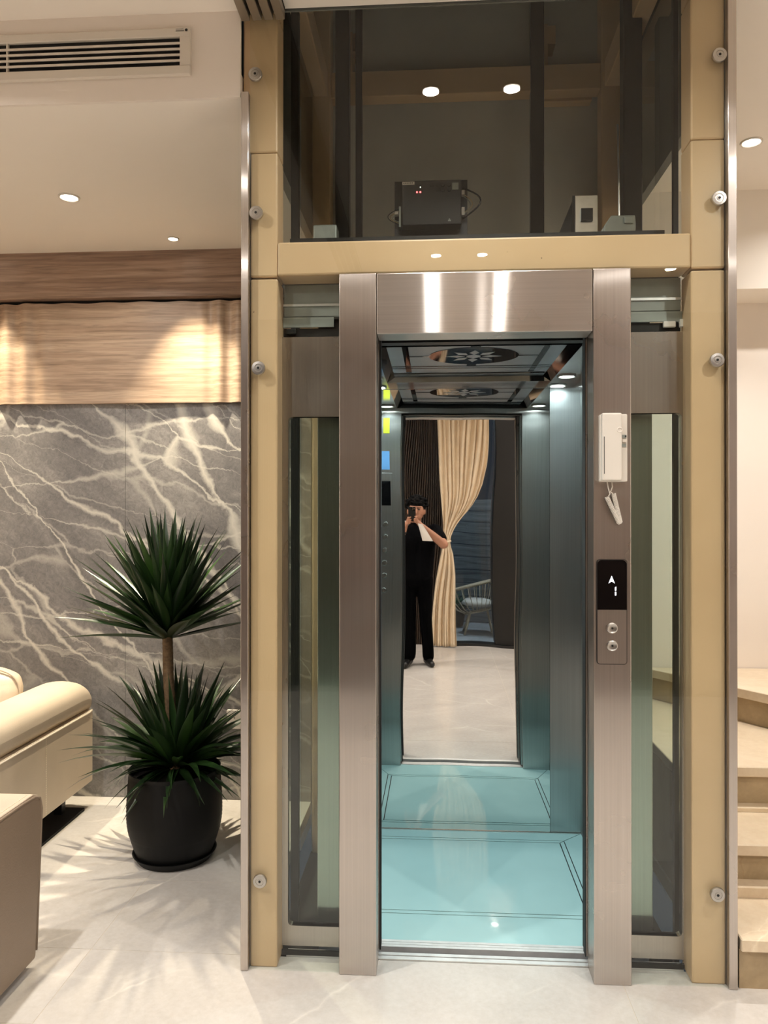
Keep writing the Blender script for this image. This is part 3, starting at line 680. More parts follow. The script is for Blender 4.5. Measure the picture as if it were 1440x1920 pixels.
path = coil((0.549, -0.020, 1.556), (0.589, -0.018, 1.471), 22, 0.0062, 0.0018) + coil((0.592, -0.018, 1.473), (0.570, -0.020, 1.566), 24, 0.0062, 0.0018)
cd_ = obj('curly_cord', MB().tube(path, 0.0019, 6), 'white', ip, smooth=True); cd_['label'] = 'white coiled telephone cord'
# call panel
cpn = thing('call_panel', 'lift call panel with black display reading 1 and two round buttons', 'call panel', (0.566, -0.006, 1.02))
obj('face_plate', MB().prism(rrect(0.5215, 0.6125, 1.025, 1.355, 0.008, 4), -0.0115, -0.0062, 'y'), 'steel_v', cpn)
obj('plate_rim', MB().prism(rrect(0.519, 0.615, 1.0225, 1.3575, 0.010, 4), -0.0090, -0.0061, 'y'), 'black', cpn)
ds = obj('display', MB().prism([(0.5215, 1.197)] + [(0.6125, 1.197)] + [p for p in rrect(0.5215, 0.6125, 1.19, 1.355, 0.012, 4) if p[1] > 1.25], -0.0130, -0.0116, 'y'), 'screen', cpn)
obj('arrow_sign', MB().prism([(0.5655, 1.306), (0.5755, 1.281), (0.5655, 1.2875), (0.5555, 1.281)], -0.0136, -0.0131, 'y'), 'led', ds)
obj('digit_one', MB().prism([(0.5755, 1.269), (0.580, 1.271), (0.580, 1.259), (0.5778, 1.257), (0.5755, 1.259)], -0.0136, -0.0131, 'y').prism([(0.5755, 1.243), (0.580, 1.243), (0.580, 1.254), (0.5778, 1.2555), (0.5755, 1.254)], -0.0136, -0.0131, 'y'), 'led', ds)
for z in (1.139, 1.083):
    b_ = smooth_by_angle(obj('button', MB().lathe([(0.0, -0.0165), (0.012, -0.0160), (0.0145, -0.0175), (0.0168, -0.0165), (0.0175, -0.0115)], 28, (0.567, 0, z), 'y'), 'satin', cpn))
    obj('button_mark', MB().lathe([(0.0035, -0.0172), (0.0035, -0.0160)], 12, (0.567, 0, z), 'y'), 'dark', b_)

# ================================================================== AIR GRILLE, SLATS, SOCKET
ag = thing('air_grille', 'white linear air grille in the soffit with four blades', 'air grille', (-1.45, 0.0, 2.96))
gx0, gx1, gz0, gz1 = -2.15, -0.802, 2.956, 3.110
hx0, hx1, hz0, hz1 = -2.115, -0.837, 2.986, 3.082
obj('back_plate', B(hx0, hx1, -0.003, -0.0005, hz0, hz1), 'rubber', ag)
obj('frame_bar', B(gx0, gx1, -0.016, -0.0005, hz1, gz1), 'offwhite', ag, bevel=0.002, seg=1)
obj('frame_bar', B(gx0, gx1, -0.016, -0.0005, gz0, hz0), 'offwhite', ag, bevel=0.002, seg=1)
obj('frame_bar', B(hx1, gx1, -0.0155, -0.0005, hz0, hz1), 'offwhite', ag)
obj('frame_bar', B(gx0, hx0, -0.0155, -0.0005, hz0, hz1), 'offwhite', ag)
for i in range(4):
    z = hz0 + 0.0125 + i * 0.0192
    obj('blade', MB().prism([(-0.0145, z), (-0.003, z + 0.005), (-0.003, z + 0.0085), (-0.0145, z + 0.0078)], hx0, hx1, 'x'), 'offwhite', ag)
for x in (-1.432, -1.95): obj('blade_divider', B(x, x + 0.005, -0.0135, -0.003, hz0, hz1), 'offwhite', ag)
sk = obj('maker_sticker', B(-0.853, -0.809, -0.0172, -0.016, 3.0945, 3.1075), 'white', ag); sk['label'] = 'small white sticker with a round mark'
for z, x1 in ((3.1045, -0.824), (3.1000, -0.822), (3.0975, -0.822)): obj('sticker_line', B(-0.850, x1, -0.0176, -0.0172, z - 0.0006, z + 0.0006), 'dark', sk)
obj('sticker_dot', MB().lathe([(0.0048, -0.0006), (0.0048, 0.0)], 16, (-0.8145, -0.0172, 3.1005), 'y'), 'dark', sk)
sp = thing('slatted_ceiling_strip', 'brown slatted strip on the ceiling running up to the lift', 'ceiling slats', (-0.56, -1.9, CZ))
obj('backing', B(-0.630, -0.487, -3.9, -0.008, CZ - 0.010, CZ - 0.0005), 'rubber', sp)
for i in range(4):
    x = -0.632 + i * 0.0385; obj('slat', B(x, x + 0.0285, -3.9, -0.006, 3.128, CZ - 0.010), 'slat', sp, bevel=0.0015, seg=1)
so = thing('wall_socket', 'white socket on the marble wall behind the plant', 'socket', (-1.03, 1.485, 0.43))
obj('socket_plate', MB().prism(rrect(-1.085, -0.985, 0.375, 0.475, 0.006, 3), 1.476, 1.4845, 'y'), 'white', so, bevel=0.002, seg=1)
for x in (-1.062, -1.044): obj('socket_hole', MB().lathe([(0.0035, -0.001), (0.0035, 0)], 10, (x, 1.4755, 0.433), 'y'), 'black', so)

# ================================================================== POTTED YUCCA
px, py = -1.135, 0.815
pl = thing('potted_yucca', 'yucca with two leaf heads in a black ribbed pot', 'plant', (px, py, 0))
prof = [(0.0, 0.018), (0.148, 0.018)]
for i in range(46):
    z = 0.02 + i * 0.36 / 45
    r = 0.150 + 0.053 * math.sin(min(1, (z / 0.20)) * PI / 2) - 0.010 * max(0, (z - 0.22) / 0.16) ** 1.6
    prof.append((r + (0.0016 if (i % 2 and z > 0.12) else 0.0), z))
prof += [(0.197, 0.392), (0.190, 0.392), (0.182, 0.350), (0.0, 0.345)]
smooth_by_angle(obj('pot', MB().lathe(prof, 48, (px, py, 0)), 'pot', pl), 0.9)
smooth_by_angle(obj('saucer', MB().lathe([(0.0, 0.0), (0.155, 0.0), (0.178, 0.030), (0.180, 0.034), (0.174, 0.034), (0.155, 0.012), (0.0, 0.012)], 48, (px, py, 0)), 'pot', pl), 0.5)
obj('soil', MB().lathe([(0.183, 0.353), (0.10, 0.360), (0.0, 0.362)], 32, (px, py, 0)), 'soil', pl, smooth=True)
tp = [(px + 0.005, py, 0.35), (px - 0.012, py, 0.55), (px - 0.030, py, 0.78), (px - 0.034, py, 0.95), (px - 0.036, py, 1.0)]
tr_ = []
for i in range(60):
    t = i / 59 * 4; k_ = min(3, int(t)); tr_.append(Vector(tp[k_]).lerp(Vector(tp[k_ + 1]), t - k_))
obj('trunk', MB().tube(tr_, [0.024 - 0.003 * i / 59 + (0.0012 if i % 2 else 0) for i in range(60)], 14), 'trunk', pl, smooth=True)
def leaf_mesh(L, wid, droop, nseg=7):
    m = MB(); V = []
    for i in range(nseg + 1):
        t = i / nseg
        wv = wid * (0.42 + 0.58 * math.sin(PI * min(1, t) ** 0.8)) * (1 - t ** 2.6) if i < nseg else 0.0008
        z = L * t * (1 - 0.0) ; b = -droop * L * t * t
        y = L * (t - 0.12 * droop * t ** 3)
        V += [(-wv / 2, y, b + 0.14 * wv), (0, y, b - 0.10 * wv), (wv / 2, y, b + 0.14 * wv)]
    F = []
    for i in range(nseg):
        a = i * 3; F += [(a, a + 1, a + 4, a + 3), (a + 1, a + 2, a + 5, a + 4)]
    m.addv(V, F); me = bpy.data.meshes.new('leaf'); me.from_pydata(m.v, [], m.f)
    for p in me.polygons: p.use_smooth = True
    me.materials.append(MAT['leaf']); return me
rnd = random.Random(11)
up_m = [leaf_mesh(0.50 + 0.012 * i, 0.062, 0.02 + 0.03 * i) for i in range(4)]
lo_m = [leaf_mesh(0.42 + 0.012 * i, 0.056, 0.04 + 0.15 * i) for i in range(4)]
def put_leaf(me, base, az, el, roll, s):
    tip = base[0] - math.sin(az) * math.cos(el) * 0.53 * s
    if tip > -0.70: s *= max(0.5, (-0.70 - base[0]) / (tip - base[0]))
    o = bpy.data.objects.new('leaf', me); C.objects.link(o); o.parent = pl
    R_ = Matrix.Rotation(az, 4, 'Z') @ Matrix.Rotation(el, 4, 'X') @ Matrix.Rotation(roll, 4, 'Y')
    o.matrix_local = Matrix.Translation(Vector(base) - Vector((px, py, 0))) @ R_ @ Matrix.Scale(s, 4)
N = 124
for i in range(N):
    t = (i + 0.5) / N; el = math.radians(16 + 71 * t ** 0.9 + rnd.uniform(-6, 6)); az = i * 2.39996 + rnd.uniform(-.15, .15)
    zb = 0.955 + 0.075 * t
    put_leaf(up_m[rnd.randrange(4)], (px - 0.035 - 0.016 * math.sin(az), py + 0.016 * math.cos(az), zb), az, el, rnd.uniform(-.5, .5), rnd.uniform(0.84, 1.03) * (0.92 + 0.08 * t))
N = 132
for i in range(N):
    t = (i + 0.5) / N; el = math.radians(-6 + 90 * t ** 0.9 + rnd.uniform(-8, 8)); az = i * 2.39996 + rnd.uniform(-.2, .2)
    zb = 0.385 + 0.05 * t; rr = 0.045
    k_ = 3 - min(3, int(t * 4)) if rnd.random() < 0.8 else rnd.randrange(4)
    sc_ = rnd.uniform(0.84, 1.08)
    if math.cos(az) < -0.1 and el < 0.45: sc_ *= 0.62
    put_leaf(lo_m[k_], (px + 0.01 - rr * math.sin(az), py + rr * math.cos(az), zb), az, el, rnd.uniform(-.6, .6), sc_)

# ================================================================== SEATING
rg = tag(obj('sofa_shade', MB().prism(rrect(-3.4, -1.765, 0.25, 1.30, 0.01, 2), 0.001, 0.012, 'z'), 'sofa_shade'), 'black sheet standing in for the shade under the cream leather sofa', 'sofa_shade')  # dark sheet laid where the sofa shades the floor
sf = thing('leather_sofa', 'cream leather sofa with a rolled arm beside the yucca', 'sofa', (-2.5, 0.9, 0.012))
AX = -1.745
side = obj('arm_panel', B(-1.98, AX, 0.36, 1.345, 0.135, 0.50), 'cream', sf, bevel=0.010, seg=2)
obj('arm_panel', B(-3.50, -3.28, 0.36, 1.345, 0.135, 0.50), 'cream', sf, bevel=0.010)
def arm_roll(cx):
    def fn(u, v):
        # v along the arm, u around; closed ends that round over
        a = u * 2 * PI
        y0, y1 = 0.335, 1.352
        t = v
        if t < 0.12: k_ = math.sqrt(max(0, 1 - (1 - t / 0.12) ** 2)); y = y0 + 0.10 * (1 - math.cos(t / 0.12 * PI / 2))
        elif t > 0.80: s_ = (t - 0.80) / 0.20; k_ = math.sqrt(max(0, 1 - s_ ** 2.4)); y = y1 - 0.20 * (1 - math.sin(s_ * PI / 2))
        else: k_ = 1; y = y0 + 0.10 + (y1 - 0.20 - y0 - 0.10) * (t - 0.12) / 0.68
        ca, sa = math.cos(a), math.sin(a)
        sx = math.copysign(abs(ca) ** 0.8, ca) * 0.128; sz = math.copysign(abs(sa) ** 0.9, sa) * 0.095
        return (cx + sx * (0.75 + 0.25 * k_), y, 0.574 - 0.095 * (1 - k_) * 0.9 + sz * k_)
    return MB().grid(fn, 32, 40)
for cx in (-1.868, -3.39): obj('arm_roll', arm_roll(cx), 'cream', sf, smooth=True)
obj('piping', MB().tube([(AX + 0.002, 0.36, 0.497), (AX + 0.003, 1.30, 0.497), (AX - 0.006, 1.342, 0.497)], 0.005, 8), 'thread', sf, smooth=True)
def stitches(name, p0, p1, n, r, mat, parent):
    p0 = Vector(p0); p1 = Vector(p1); m = MB()
    for i in range(n):
        a = p0.lerp(p1, (i + 0.15) / n); b = p0.lerp(p1, (i + 0.75) / n); m.tube([a, b], r, 5)
    o = obj(name, m, mat, parent); o['kind'] = 'stuff'; return o
stitches('stitching', (AX + 0.001, 0.863, 0.49), (AX + 0.001, 0.863, 0.14), 34, 0.0016, 'thread', sf)
stitches('stitching', (AX + 0.004, 0.40, 0.505), (AX + 0.004, 1.30, 0.505), 80, 0.0014, 'thread', sf)
obj('seat_base', B(-3.28, -1.98, 0.42, 1.345, 0.135, 0.30), 'cream', sf, bevel=0.012)
for x0, x1 in ((-3.27, -2.64), (-2.62, -1.99)):
    obj('seat_cushion', B(x0, x1, 0.40, 1.10, 0.302, 0.45), 'cream', sf, bevel=0.045, seg=4, smooth=True)
obj('back_frame', B(-3.28, -1.98, 1.20, 1.345, 0.30, 0.58), 'cream', sf, bevel=0.03, seg=3)
def pillow(cx, cy_, cz, hw, hd, hh):
    def fn(u, v):
        a = u * 2 * PI; b = (v - 0.5) * PI
        p = 0.55
        ca, sa, cb_, sb = math.cos(a), math.sin(a), math.cos(b), math.sin(b)
        f = lambda x, e: math.copysign(abs(x) ** e, x)
        x = f(ca, p) * f(cb_, 0.6); y = f(sa, 0.9) * f(cb_, 0.9); z = f(sb, 0.6)
        puck = 1 + 0.05 * math.sin(z * 17 + 3 * x) * max(0, abs(x) - 0.55) * 1.6
        return (cx + x * hw, cy_ + y * hd * puck + 0.05 * (z), cz + z * hh * puck)
    return MB().grid(fn, 64, 32)
for cx in (-2.93, -2.31):
    cu = obj('back_cushion', pillow(cx, 1.10, 0.60, 0.31, 0.105, 0.155), 'cream', sf, smooth=True)
    obj('cushion_piping', MB().tube([(cx + 0.312 * math.copysign(abs(math.cos(t * PI / 24)) ** 0.5, math.cos(t * PI / 24)), 1.10, 0.60 + 0.157 * math.copysign(abs(math.sin(t * PI / 24)) ** 0.6, math.sin(t * PI / 24))) for t in range(48)], 0.006, 6, closed=True), 'cream', cu, smooth=True)
for x in (-1.86, -3.4):
    for y in (0.45, 1.22): obj('leg', B(x - 0.02, x + 0.02, y - 0.02, y + 0.02, 0.012, 0.136), 'black', sf)
# taupe armchair in the left foreground
ch = thing('leather_armchair', 'taupe leather armchair at the left edge of the room', 'armchair', (-1.75, -0.45, 0))
def arm(x0, x1):
    # arm with a rounded shoulder, slightly tapering towards the floor
    P = [(-0.98, 0.025), (-0.020, 0.025), (0.020, 0.50), (0.012, 0.545), (-0.02, 0.562), (-0.98, 0.566)]
    return MB().prism(P, x0, x1, 'x')
a1 = obj('arm', arm(-1.56, -1.318), 'taupe', ch, bevel=0.012, seg=3)
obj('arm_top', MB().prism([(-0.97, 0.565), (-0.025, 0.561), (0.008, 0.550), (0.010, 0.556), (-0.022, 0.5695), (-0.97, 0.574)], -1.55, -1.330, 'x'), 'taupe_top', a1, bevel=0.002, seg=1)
a2 = obj('arm', arm(-2.42, -2.20), 'taupe', ch, bevel=0.012, seg=3)
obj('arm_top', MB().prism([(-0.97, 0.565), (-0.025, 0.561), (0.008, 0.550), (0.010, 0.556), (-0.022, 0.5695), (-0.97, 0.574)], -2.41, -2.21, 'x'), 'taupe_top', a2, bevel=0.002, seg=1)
obj('piping', MB().tube([(-1.322, -0.95, 0.568), (-1.321, -0.10, 0.566), (-1.321, -0.03, 0.562), (-1.321, 0.005, 0.549), (-1.321, 0.017, 0.51), (-1.322, -0.015, 0.05)], 0.0042, 8), 'taupe', ch, smooth=True)
stitches('stitching', (-1.345, -0.95, 0.5745), (-1.345, -0.03, 0.5705), 70, 0.0011, 'thread', ch)
obj('seat_base', B(-2.20, -1.56, -0.95, -0.05, 0.06, 0.28), 'taupe', ch, bevel=0.01)
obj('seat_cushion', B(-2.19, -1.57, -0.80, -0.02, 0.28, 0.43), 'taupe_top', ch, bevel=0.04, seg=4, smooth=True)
obj('backrest', B(-2.36, -1.575, -1.10, -0.90, 0.06, 0.84), 'taupe', ch, bevel=0.05, seg=4, smooth=True)
obj('plinth', B(-2.38, -1.36, -0.93, -0.09, 0.0, 0.03), 'black', ch)

# ================================================================== STAIRS
sr = thing('marble_stairs', 'cream marble stairs turning right behind the lift edge', 'stairs', (1.5, 0.6, 0))
xa, xb = 0.966, 2.05
def step(i, poly, base_strip=None):
    z = 0.165 * i
    t_ = obj('tread', MB().prism(poly, z - 0.040, z, 'z'), 'step', sr, bevel=0.003, seg=1)
    return t_
step(1, [(xa, -0.016), (xb, -0.016), (xb, 0.335), (xa, 0.335)])
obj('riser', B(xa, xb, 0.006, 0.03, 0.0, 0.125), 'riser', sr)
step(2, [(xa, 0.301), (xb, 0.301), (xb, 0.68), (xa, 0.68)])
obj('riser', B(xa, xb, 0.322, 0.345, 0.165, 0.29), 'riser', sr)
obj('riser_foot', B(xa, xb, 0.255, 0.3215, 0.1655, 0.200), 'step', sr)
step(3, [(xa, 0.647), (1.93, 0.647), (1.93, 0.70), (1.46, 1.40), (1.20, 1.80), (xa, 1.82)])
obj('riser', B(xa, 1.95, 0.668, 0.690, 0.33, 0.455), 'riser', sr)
obj('riser_foot', B(xa, 1.95, 0.610, 0.6675, 0.3305, 0.345), 'step', sr)
obj('tread', MB().prism([(1.142, 1.815), (1.466, 1.335), (1.9, 0.693), (2.05, 0.66), (2.05, 1.825)], 0.615, 0.66, 'z'), 'step', sr, bevel=0.003, seg=1)
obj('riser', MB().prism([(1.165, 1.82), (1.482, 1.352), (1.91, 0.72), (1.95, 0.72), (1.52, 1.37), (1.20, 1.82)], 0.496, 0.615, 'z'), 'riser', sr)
for i, x in ((5, 2.05), (6, 2.35)):
    obj('tread', B(x - 0.02, XR - 0.012, 0.66, 1.825, 0.165 * i - 0.04, 0.165 * i), 'step', sr, bevel=0.003, seg=1)
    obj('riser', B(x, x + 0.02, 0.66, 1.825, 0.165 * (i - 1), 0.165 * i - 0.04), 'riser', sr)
obj('stair_core', MB().box(xa + 0.002, xb, 0.035, 0.33, 0.0, 0.12).box(xa + 0.002, xb, 0.35, 0.69, 0.0, 0.285).box(xa + 0.002, xb, 0.692, 1.82, 0.0, 0.45).box(2.08, XR - 0.01, 0.68, 1.82, 0.0, 0.70), 'riser', sr)

# ================================================================== CURTAIN, SWITCH, TERRACE
cu = thing('tied_curtain', 'cream pleated curtain tied back beside the patio opening', 'curtain', (0.10, -3.85, 0))
def lerp_tab(z, tab):
    for (z0, a), (z1, b) in zip(tab, tab[1:]):
        if z0 <= z <= z1:
            t = (z - z0) / (z1 - z0); return a + (b - a) * t
    return tab[-1][1]
TL = [(0.0, -0.050), (1.16, 0.072), (1.9, 0.045), (3.2, 0.045)]
TR = [(0.0, 0.250), (0.4, 0.232), (0.8, 0.205), (1.02, 0.172), (1.10, 0.145), (1.16, 0.132), (1.22, 0.145), (1.30, 0.185), (1.38, 0.245), (1.46, 0.325), (1.54, 0.41), (1.62, 0.48), (1.72, 0.54), (1.85, 0.58), (2.05, 0.60), (3.2, 0.61)]
def drape(u, v):
    z = 0.012 + v * (CZ - 0.03); xl, xr = lerp_tab(z, TL), lerp_tab(z, TR)
    wdt = xr - xl
    g = u ** (0.9 if z > 1.16 else 1.0)
    x = xl + wdt * g
    amp = min(0.024, 0.008 + 0.06 * wdt)
    return (x + 0.008 * math.sin(u * 40 + z * 2), -3.86 + amp * math.sin(u * 2 * PI * 10 + 0.8 * math.sin(z * 1.3)) , z)
dr = obj('drape', MB().grid(drape, 180, 90), 'curtain', cu, smooth=True)
sm = dr.modifiers.new('thickness', 'SOLIDIFY'); sm.thickness = 0.003
obj('tieback', MB().tube([(0.102 + 0.042 * math.cos(t * PI / 12), -3.86 + 0.046 * math.sin(t * PI / 12), 1.156 + 0.012 * math.cos(t * PI / 12)) for t in range(24)], 0.012, 8, closed=True), 'curtain', cu, smooth=True)
obj('curtain_track', B(-0.2, 0.95, -3.89, -3.83, CZ - 0.018, CZ - 0.0005), 'white', cu)
sw = thing('wall_switch', 'white double switch plate on the dark fluted wall', 'switch', (-0.34, -3.95, 1.33))
obj('switch_plate', B(-0.400, -0.288, -3.953, -3.943, 1.295, 1.405), 'white', sw, bevel=0.003)
for x in (-0.388, -0.340): obj('rocker', B(x, x + 0.040, -3.943, -3.939, 1.315, 1.385), 'offwhite', sw, bevel=0.002)
wc = thing('wicker_lounge_chair', 'pale wicker bowl chair out on the terrace', 'chair', (0.55, -4.92, 0))
def rimp(t, k, dz): return (0.55 + 0.42 * k * math.cos(t), -4.92 + 0.34 * k * math.sin(t), 0.62 + 0.16 * math.cos(t - 0.3) * k * 0.6 - dz)
obj('rim', MB().tube([rimp(i * PI / 24, 1, 0) for i in range(48)], 0.016, 8, closed=True), 'wicker', wc, smooth=True)
obj('base_ring', MB().tube([rimp(i * PI / 12, 0.45, 0.32) for i in range(24)], 0.013, 8, closed=True), 'wicker', wc, smooth=True)
for i in range(26):
    t = i * 2 * PI / 26
    obj('rib', MB().tube([rimp(t, 1, 0), rimp(t, 0.85, 0.14), rimp(t, 0.65, 0.26), rimp(t, 0.45, 0.32)], 0.005, 6), 'wicker', wc, smooth=True)
obj('seat_pad', MB().lathe([(0.0, 0.36), (0.20, 0.37), (0.24, 0.40), (0.20, 0.44), (0.0, 0.45)], 24, (0.55, -4.92, 0)), 'paper', wc, smooth=True)
for i in range(4):
    t = PI / 4 + i * PI / 2; obj('leg', MB().tube([rimp(t, 0.45, 0.32), (0.55 + 0.28 * math.cos(t), -4.92 + 0.24 * math.sin(t), 0.01)], 0.012, 8), 'wicker', wc, smooth=True)
fn_ = thing('potted_fern', 'leafy green plant in a dark pot on the terrace', 'plant', (0.25, -5.60, 0))
smooth_by_angle(obj('pot', MB().lathe([(0.0, 0.0), (0.11, 0.0), (0.15, 0.28), (0.135, 0.28), (0.12, 0.24), (0.0, 0.24)], 24, (0.25, -5.60, 0)), 'pot', fn_))
fme = leaf_mesh(0.46, 0.05, 0.35); fme.materials.clear(); fme.materials.append(MAT['fern'])
for i in range(34):
    o = bpy.data.objects.new('leaf', fme); C.objects.link(o); o.parent = fn_
    o.matrix_local = Matrix.Translation((0, 0, 0.24)) @ Matrix.Rotation(i * 2.4, 4, 'Z') @ Matrix.Rotation(math.radians(20 + 60 * i / 34), 4, 'X') @ Matrix.Scale(rnd.uniform(.5, .62), 4)
tl = thing('terrace_fill_lamp', 'unseen fill lamp added to light the terrace outside', 'lamp', (0.42, YR - 0.12, 2.95))  # unseen lamp and housing added to give the terrace cool light
obj('fill_lamp_body', B(0.34, 0.50, YR - 0.20, YR - 0.121, 2.93, 3.0), 'dark', tl, bevel=0.004)
obj('lamp_lens', B(0.35, 0.49, YR - 0.195, YR - 0.13, 2.927, 2.9295), 'lens_cool', tl)
ld = bpy.data.lights.new('lamp', 'AREA'); ld.shape = 'RECTANGLE'; ld.size = 0.14; ld.size_y = 0.06; ld.energy = 45; ld.color = (0.75, 0.88, 1.0)
lo = bpy.data.objects.new('lamp', ld); C.objects.link(lo); lo.parent = tl; lo.location = (0, -0.04, -0.03)
lo.rotation_euler = Vector((0, -1.2, -2.4)).to_track_quat('-Z', 'Y').to_euler()

# ================================================================== THE PHOTOGRAPHER
def ell(c, r, n=16, m=10):
    return MB().grid(lambda u, v: (c[0] + r[0] * math.cos(u * 2 * PI) * math.sin(v * PI), c[1] + r[1] * math.sin(u * 2 * PI) * math.sin(v * PI), c[2] - r[2] * math.cos(v * PI)), n, m)
def cap(p0, p1, r0, r1, n=14):
    p0 = Vector(p0); p1 = Vector(p1); d = (p1 - p0); L = d.length; d.normalize(); pts = []; rr = []
    for k_ in range(6): a = PI / 2 * (1 - k_ / 5); pts.append(p0 - d * r0 * math.sin(a)); rr.append(max(1e-4, r0 * math.cos(a)))
    for k_ in range(6): a = PI / 2 * k_ / 5; pts.append(p1 + d * r1 * math.sin(a)); rr.append(max(1e-4, r1 * math.cos(a)))
    return MB().tube(pts, rr, n)
def fuse(name, parts, vox, mat, parent, it=6, weld=True):
    m = MB()
    for p in parts: m.addv(p.v, p.f)
    o = obj(name, m, mat, parent)
    bm = bmesh.new(); bm.from_mesh(o.data); bmesh.ops.remove_doubles(bm, verts=bm.verts, dist=1e-5); bmesh.ops.recalc_face_normals(bm, faces=bm.faces); bm.to_mesh(o.data); bm.free()
    r = o.modifiers.new('r', 'REMESH'); r.mode = 'VOXEL'; r.voxel_size = vox
    s_ = o.modifiers.new('s', 'SMOOTH'); s_.factor = 0.5; s_.iterations = it
    dg = bpy.context.evaluated_depsgraph_get(); dg.update()
    me = bpy.data.meshes.new_from_object(o.evaluated_get(dg))
    o.modifiers.clear(); old = o.data; o.data = me; bpy.data.meshes.remove(old)
    me.name = name
    if not me.materials: me.materials.append(MAT[mat])
    for p in me.polygons: p.use_smooth = True
    return o
pe = thing('person', 'person in black T-shirt and black trousers raising a phone to take the photo', 'person', (-0.17, -2.79, 0.0))
bx_, by_ = -0.17, -2.79
hc = Vector((bx_ - 0.005, by_ + 0.02, 1.525))
SL, SR = (bx_ - 0.165, by_, 1.325), (bx_ + 0.155, by_, 1.325)
EL, ER = (-0.405, -2.635, 1.115), (0.070, -2.605, 1.185)
WL, WR = (-0.285, -2.560, 1.335), (-0.115, -2.548, 1.372)
HIPL, HIPR = (bx_ - 0.085, by_, 0.86), (bx_ + 0.085, by_, 0.86)
KL, KR = (bx_ - 0.090, by_ + 0.015, 0.47), (bx_ + 0.090, by_ + 0.015, 0.47)
NL, NR = (bx_ - 0.085, by_ - 0.005, 0.085), (bx_ + 0.100, by_ - 0.005, 0.085)
body = [ell(hc, (0.074, 0.092, 0.112)), ell(hc + Vector((0, 0.022, -0.055)), (0.056, 0.068, 0.06)), ell(hc + Vector((0, 0.098, -0.022)), (0.013, 0.018, 0.020)),
        cap(hc + Vector((0, 0.090, 0.012)), hc + Vector((0, 0.108, -0.022)), 0.008, 0.011), ell(hc + Vector((0, 0.082, -0.062)), (0.024, 0.012, 0.009)),
        ell(hc + Vector((-0.077, -0.004, -0.012)), (0.010, 0.020, 0.030)), ell(hc + Vector((0.077, -0.004, -0.012)), (0.010, 0.020, 0.030)),
        cap((bx_, by_ - 0.005, 1.33), hc + Vector((0, -0.015, -0.07)), 0.052, 0.048),
        cap((bx_ - 0.12, by_, 1.315), (bx_ + 0.12, by_, 1.315), 0.055, 0.055), ell((bx_, by_, 1.20), (0.158, 0.100, 0.17)), ell((bx_, by_, 1.00), (0.142, 0.098, 0.16)), ell((bx_, by_, 0.88), (0.155, 0.105, 0.11)),
        cap(SL, EL, 0.050, 0.038), cap(EL, WL, 0.039, 0.026), cap(SR, ER, 0.050, 0.038), cap(ER, WR, 0.039, 0.026),
        cap(HIPL, KL, 0.082, 0.056), cap(HIPR, KR, 0.082, 0.056), cap(KL, NL, 0.056, 0.036), cap(KR, NR, 0.056, 0.036)]
# hands: palm, four bent fingers, thumb leaving the side of the palm
def hand(wrist, palm_end, spread, curl, tips, thumb):
    out = [cap(wrist, palm_end, 0.024, 0.021)]
    W_, P_ = Vector(wrist), Vector(palm_end); s_ = Vector(spread)
    for k_ in (-1, 1): out.append(cap(W_.lerp(P_, 0.45) + s_ * 0.010 * k_, P_ + s_ * 0.026 * k_, 0.018, 0.011))
    for k_, tip in enumerate(tips):
        root = P_ + s_ * (0.030 - 0.020 * k_); mid = root.lerp(Vector(tip), 0.52) + Vector(curl)
        out += [cap(root, mid, 0.0095, 0.0085, 10), cap(mid, tip, 0.0085, 0.0068, 10)]
    a, b, c = thumb; out += [cap(a, b, 0.012, 0.010, 10), cap(b, c, 0.010, 0.0078, 10)]
    return out
PH = Vector((-0.205, -2.535, 1.492))
body += hand(WL, (-0.262, -2.548, 1.398), (0.25, 0.25, 0.93), (-0.012, 0.014, 0.004),
             [(-0.215, -2.518, 1.462), (-0.212, -2.518, 1.440), (-0.214, -2.518, 1.420), (-0.222, -2.520, 1.402)], [(-0.268, -2.556, 1.372), (-0.256, -2.562, 1.425), (-0.243, -2.560, 1.462)])
body += hand(WR, (-0.150, -2.542, 1.412), (-0.35, 0.2, 0.90), (0.010, 0.016, 0.006),
             [(-0.178, -2.516, 1.468), (-0.185, -2.516, 1.446), (-0.184, -2.516, 1.428), (-0.180, -2.518, 1.412)], [(-0.142, -2.556, 1.392), (-0.158, -2.564, 1.432), (-0.168, -2.560, 1.466)])
fuse('body', body, 0.0055, 'skin', pe, 4)
for s_ in (-1, 1): obj('eye', ell(hc + Vector((0.030 * s_, 0.081, 0.012)), (0.012, 0.008, 0.007)), 'dark', pe, smooth=True); obj('eyebrow', cap(hc + Vector((0.016 * s_, 0.088, 0.030)), hc + Vector((0.046 * s_, 0.078, 0.032)), 0.004, 0.003, 8), 'hair', pe, smooth=True)
hair = [ell(hc + Vector((0, -0.020, 0.030)), (0.084, 0.088, 0.098)), ell(hc + Vector((0.004, 0.040, 0.074)), (0.062, 0.052, 0.040))]
for i in range(240):
    a = rnd.uniform(0, 2 * PI); b = rnd.uniform(0.0, 1.5)
    d = Vector((math.cos(a) * math.sin(b), math.sin(a) * math.sin(b), math.cos(b)))
    if d.y > 0.5 and d.z < 0.40 + 0.12 * math.sin(a * 9): continue
    hair.append(ell(hc + Vector((0, -0.014, 0.028)) + Vector((d.x * 0.090, d.y * 0.096, d.z * 0.112)) * rnd.uniform(0.96, 1.22), (rnd.uniform(0.010, 0.016),) * 3, 8, 6))
fuse('hair', hair, 0.0055, 'hair', pe, 0)
def mid(a, b, t): return Vector(a).lerp(Vector(b), t)
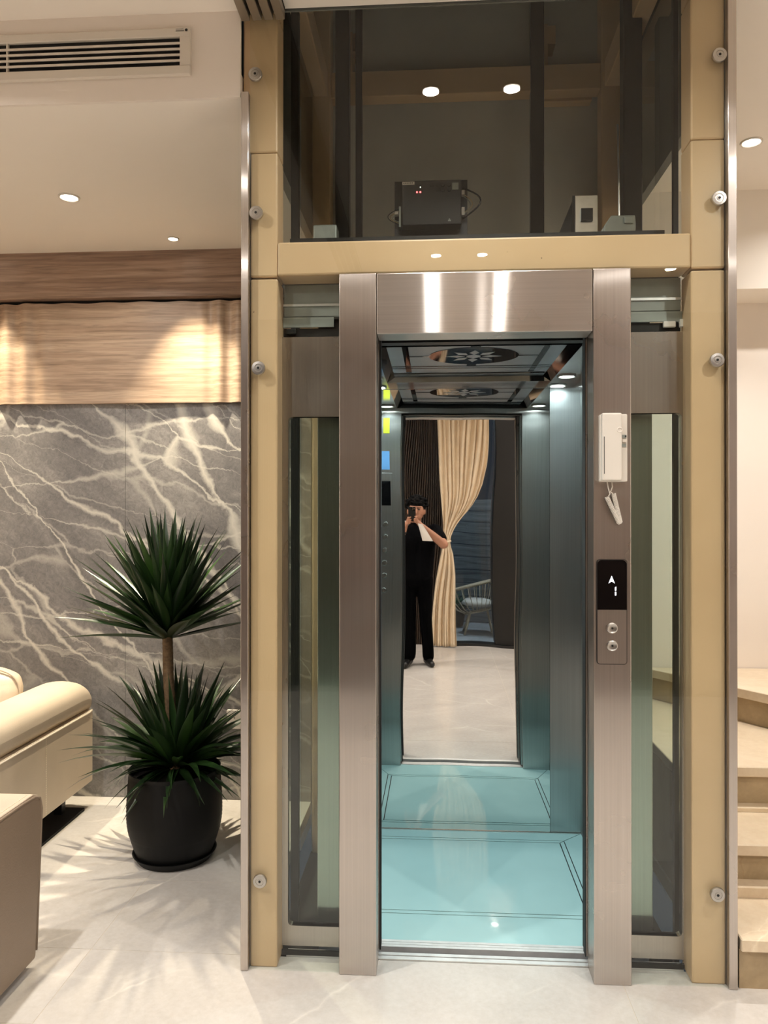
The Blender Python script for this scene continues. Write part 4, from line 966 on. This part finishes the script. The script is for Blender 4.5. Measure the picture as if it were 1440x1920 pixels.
shirt = [cap((bx_ - 0.125, by_, 1.313), (bx_ + 0.125, by_, 1.313), 0.064, 0.064), ell((bx_, by_, 1.20), (0.175, 0.114, 0.20)), cap((bx_ - 0.055, by_, 0.92), (bx_ - 0.060, by_, 1.22), 0.116, 0.112), cap((bx_ + 0.055, by_, 0.92), (bx_ + 0.060, by_, 1.22), 0.116, 0.112), cap((bx_, by_, 1.33), (bx_, by_ + 0.002, 1.375), 0.066, 0.060),
         cap(SL, mid(SL, EL, 0.62), 0.064, 0.060), cap(SR, mid(SR, ER, 0.62), 0.064, 0.060)]
fuse('t_shirt', shirt, 0.008, 'cloth', pe, 6)
trous = [ell((bx_, by_, 0.87), (0.164, 0.114, 0.12)), cap(HIPL, KL, 0.090, 0.070), cap(HIPR, KR, 0.090, 0.070), cap(KL, (NL[0], NL[1], 0.09), 0.070, 0.062), cap(KR, (NR[0], NR[1], 0.09), 0.070, 0.062)]
fuse('trousers', trous, 0.008, 'trouser', pe, 6)
for N_, turn in ((NL, -0.12), (NR, 0.30)):
    d = Vector((math.sin(turn), math.cos(turn), 0)); b0 = Vector((N_[0], N_[1], 0.042))
    fuse('shoe', [cap(b0 - d * 0.055, b0 + d * 0.02, 0.040, 0.042), cap(b0, b0 + d * 0.130 + Vector((0, 0, -0.010)), 0.041, 0.030), cap(b0 - d * 0.01, b0 - d * 0.01 + Vector((0, 0, 0.05)), 0.042, 0.042)], 0.006, 'black', pe, 4)
wd = (Vector(WL) - Vector(EL)).normalized(); wc_ = Vector(WL) - wd * 0.02; u_ = wd.orthogonal().normalized(); v_ = wd.cross(u_)
obj('watch', MB().tube([wc_ + (u_ * math.cos(t * PI / 10) + v_ * math.sin(t * PI / 10)) * 0.0285 for t in range(20)], 0.0065, 8, closed=True), 'black', pe, smooth=True)
mp_ = thing('mobile_phone', 'dark mobile phone held up in front of the face', 'phone', PH)
obj('phone_body', MB().prism(rrect(PH.x - 0.036, PH.x + 0.036, PH.z - 0.074, PH.z + 0.074, 0.010, 4), PH.y - 0.004, PH.y + 0.004, 'y'), 'black', mp_, bevel=0.0012, seg=1)
obj('camera_bump', MB().prism(rrect(PH.x + 0.000, PH.x + 0.032, PH.z + 0.036, PH.z + 0.070, 0.007, 4), PH.y + 0.004, PH.y + 0.0065, 'y'), 'screen', mp_)
for dx, dz in ((0.009, 0.061), (0.009, 0.045), (0.023, 0.053)): obj('camera_lens', MB().lathe([(0.0055, 0.0085), (0.0065, 0.0065)], 16, (PH.x + dx, PH.y, PH.z + dz), 'y'), 'chrome', mp_)
obj('phone_screen', B(PH.x - 0.033, PH.x + 0.033, PH.y - 0.0046, PH.y - 0.004, PH.z - 0.070, PH.z + 0.070), 'screen', mp_)
pp = MB().grid(lambda u, v: (-0.150 + 0.045 * (1 - v) + 0.075 * u * (0.55 + 0.6 * (1 - v)), -2.506 + 0.004 * math.sin(u * 3 + v * 2), 1.235 + 0.165 * v - 0.008 * u), 8, 10)
po = tag(obj('folded_paper', pp, 'paper'), 'white paper sheet hanging from the right hand', 'paper')
pm = po.modifiers.new('t', 'SOLIDIFY'); pm.thickness = 0.0015
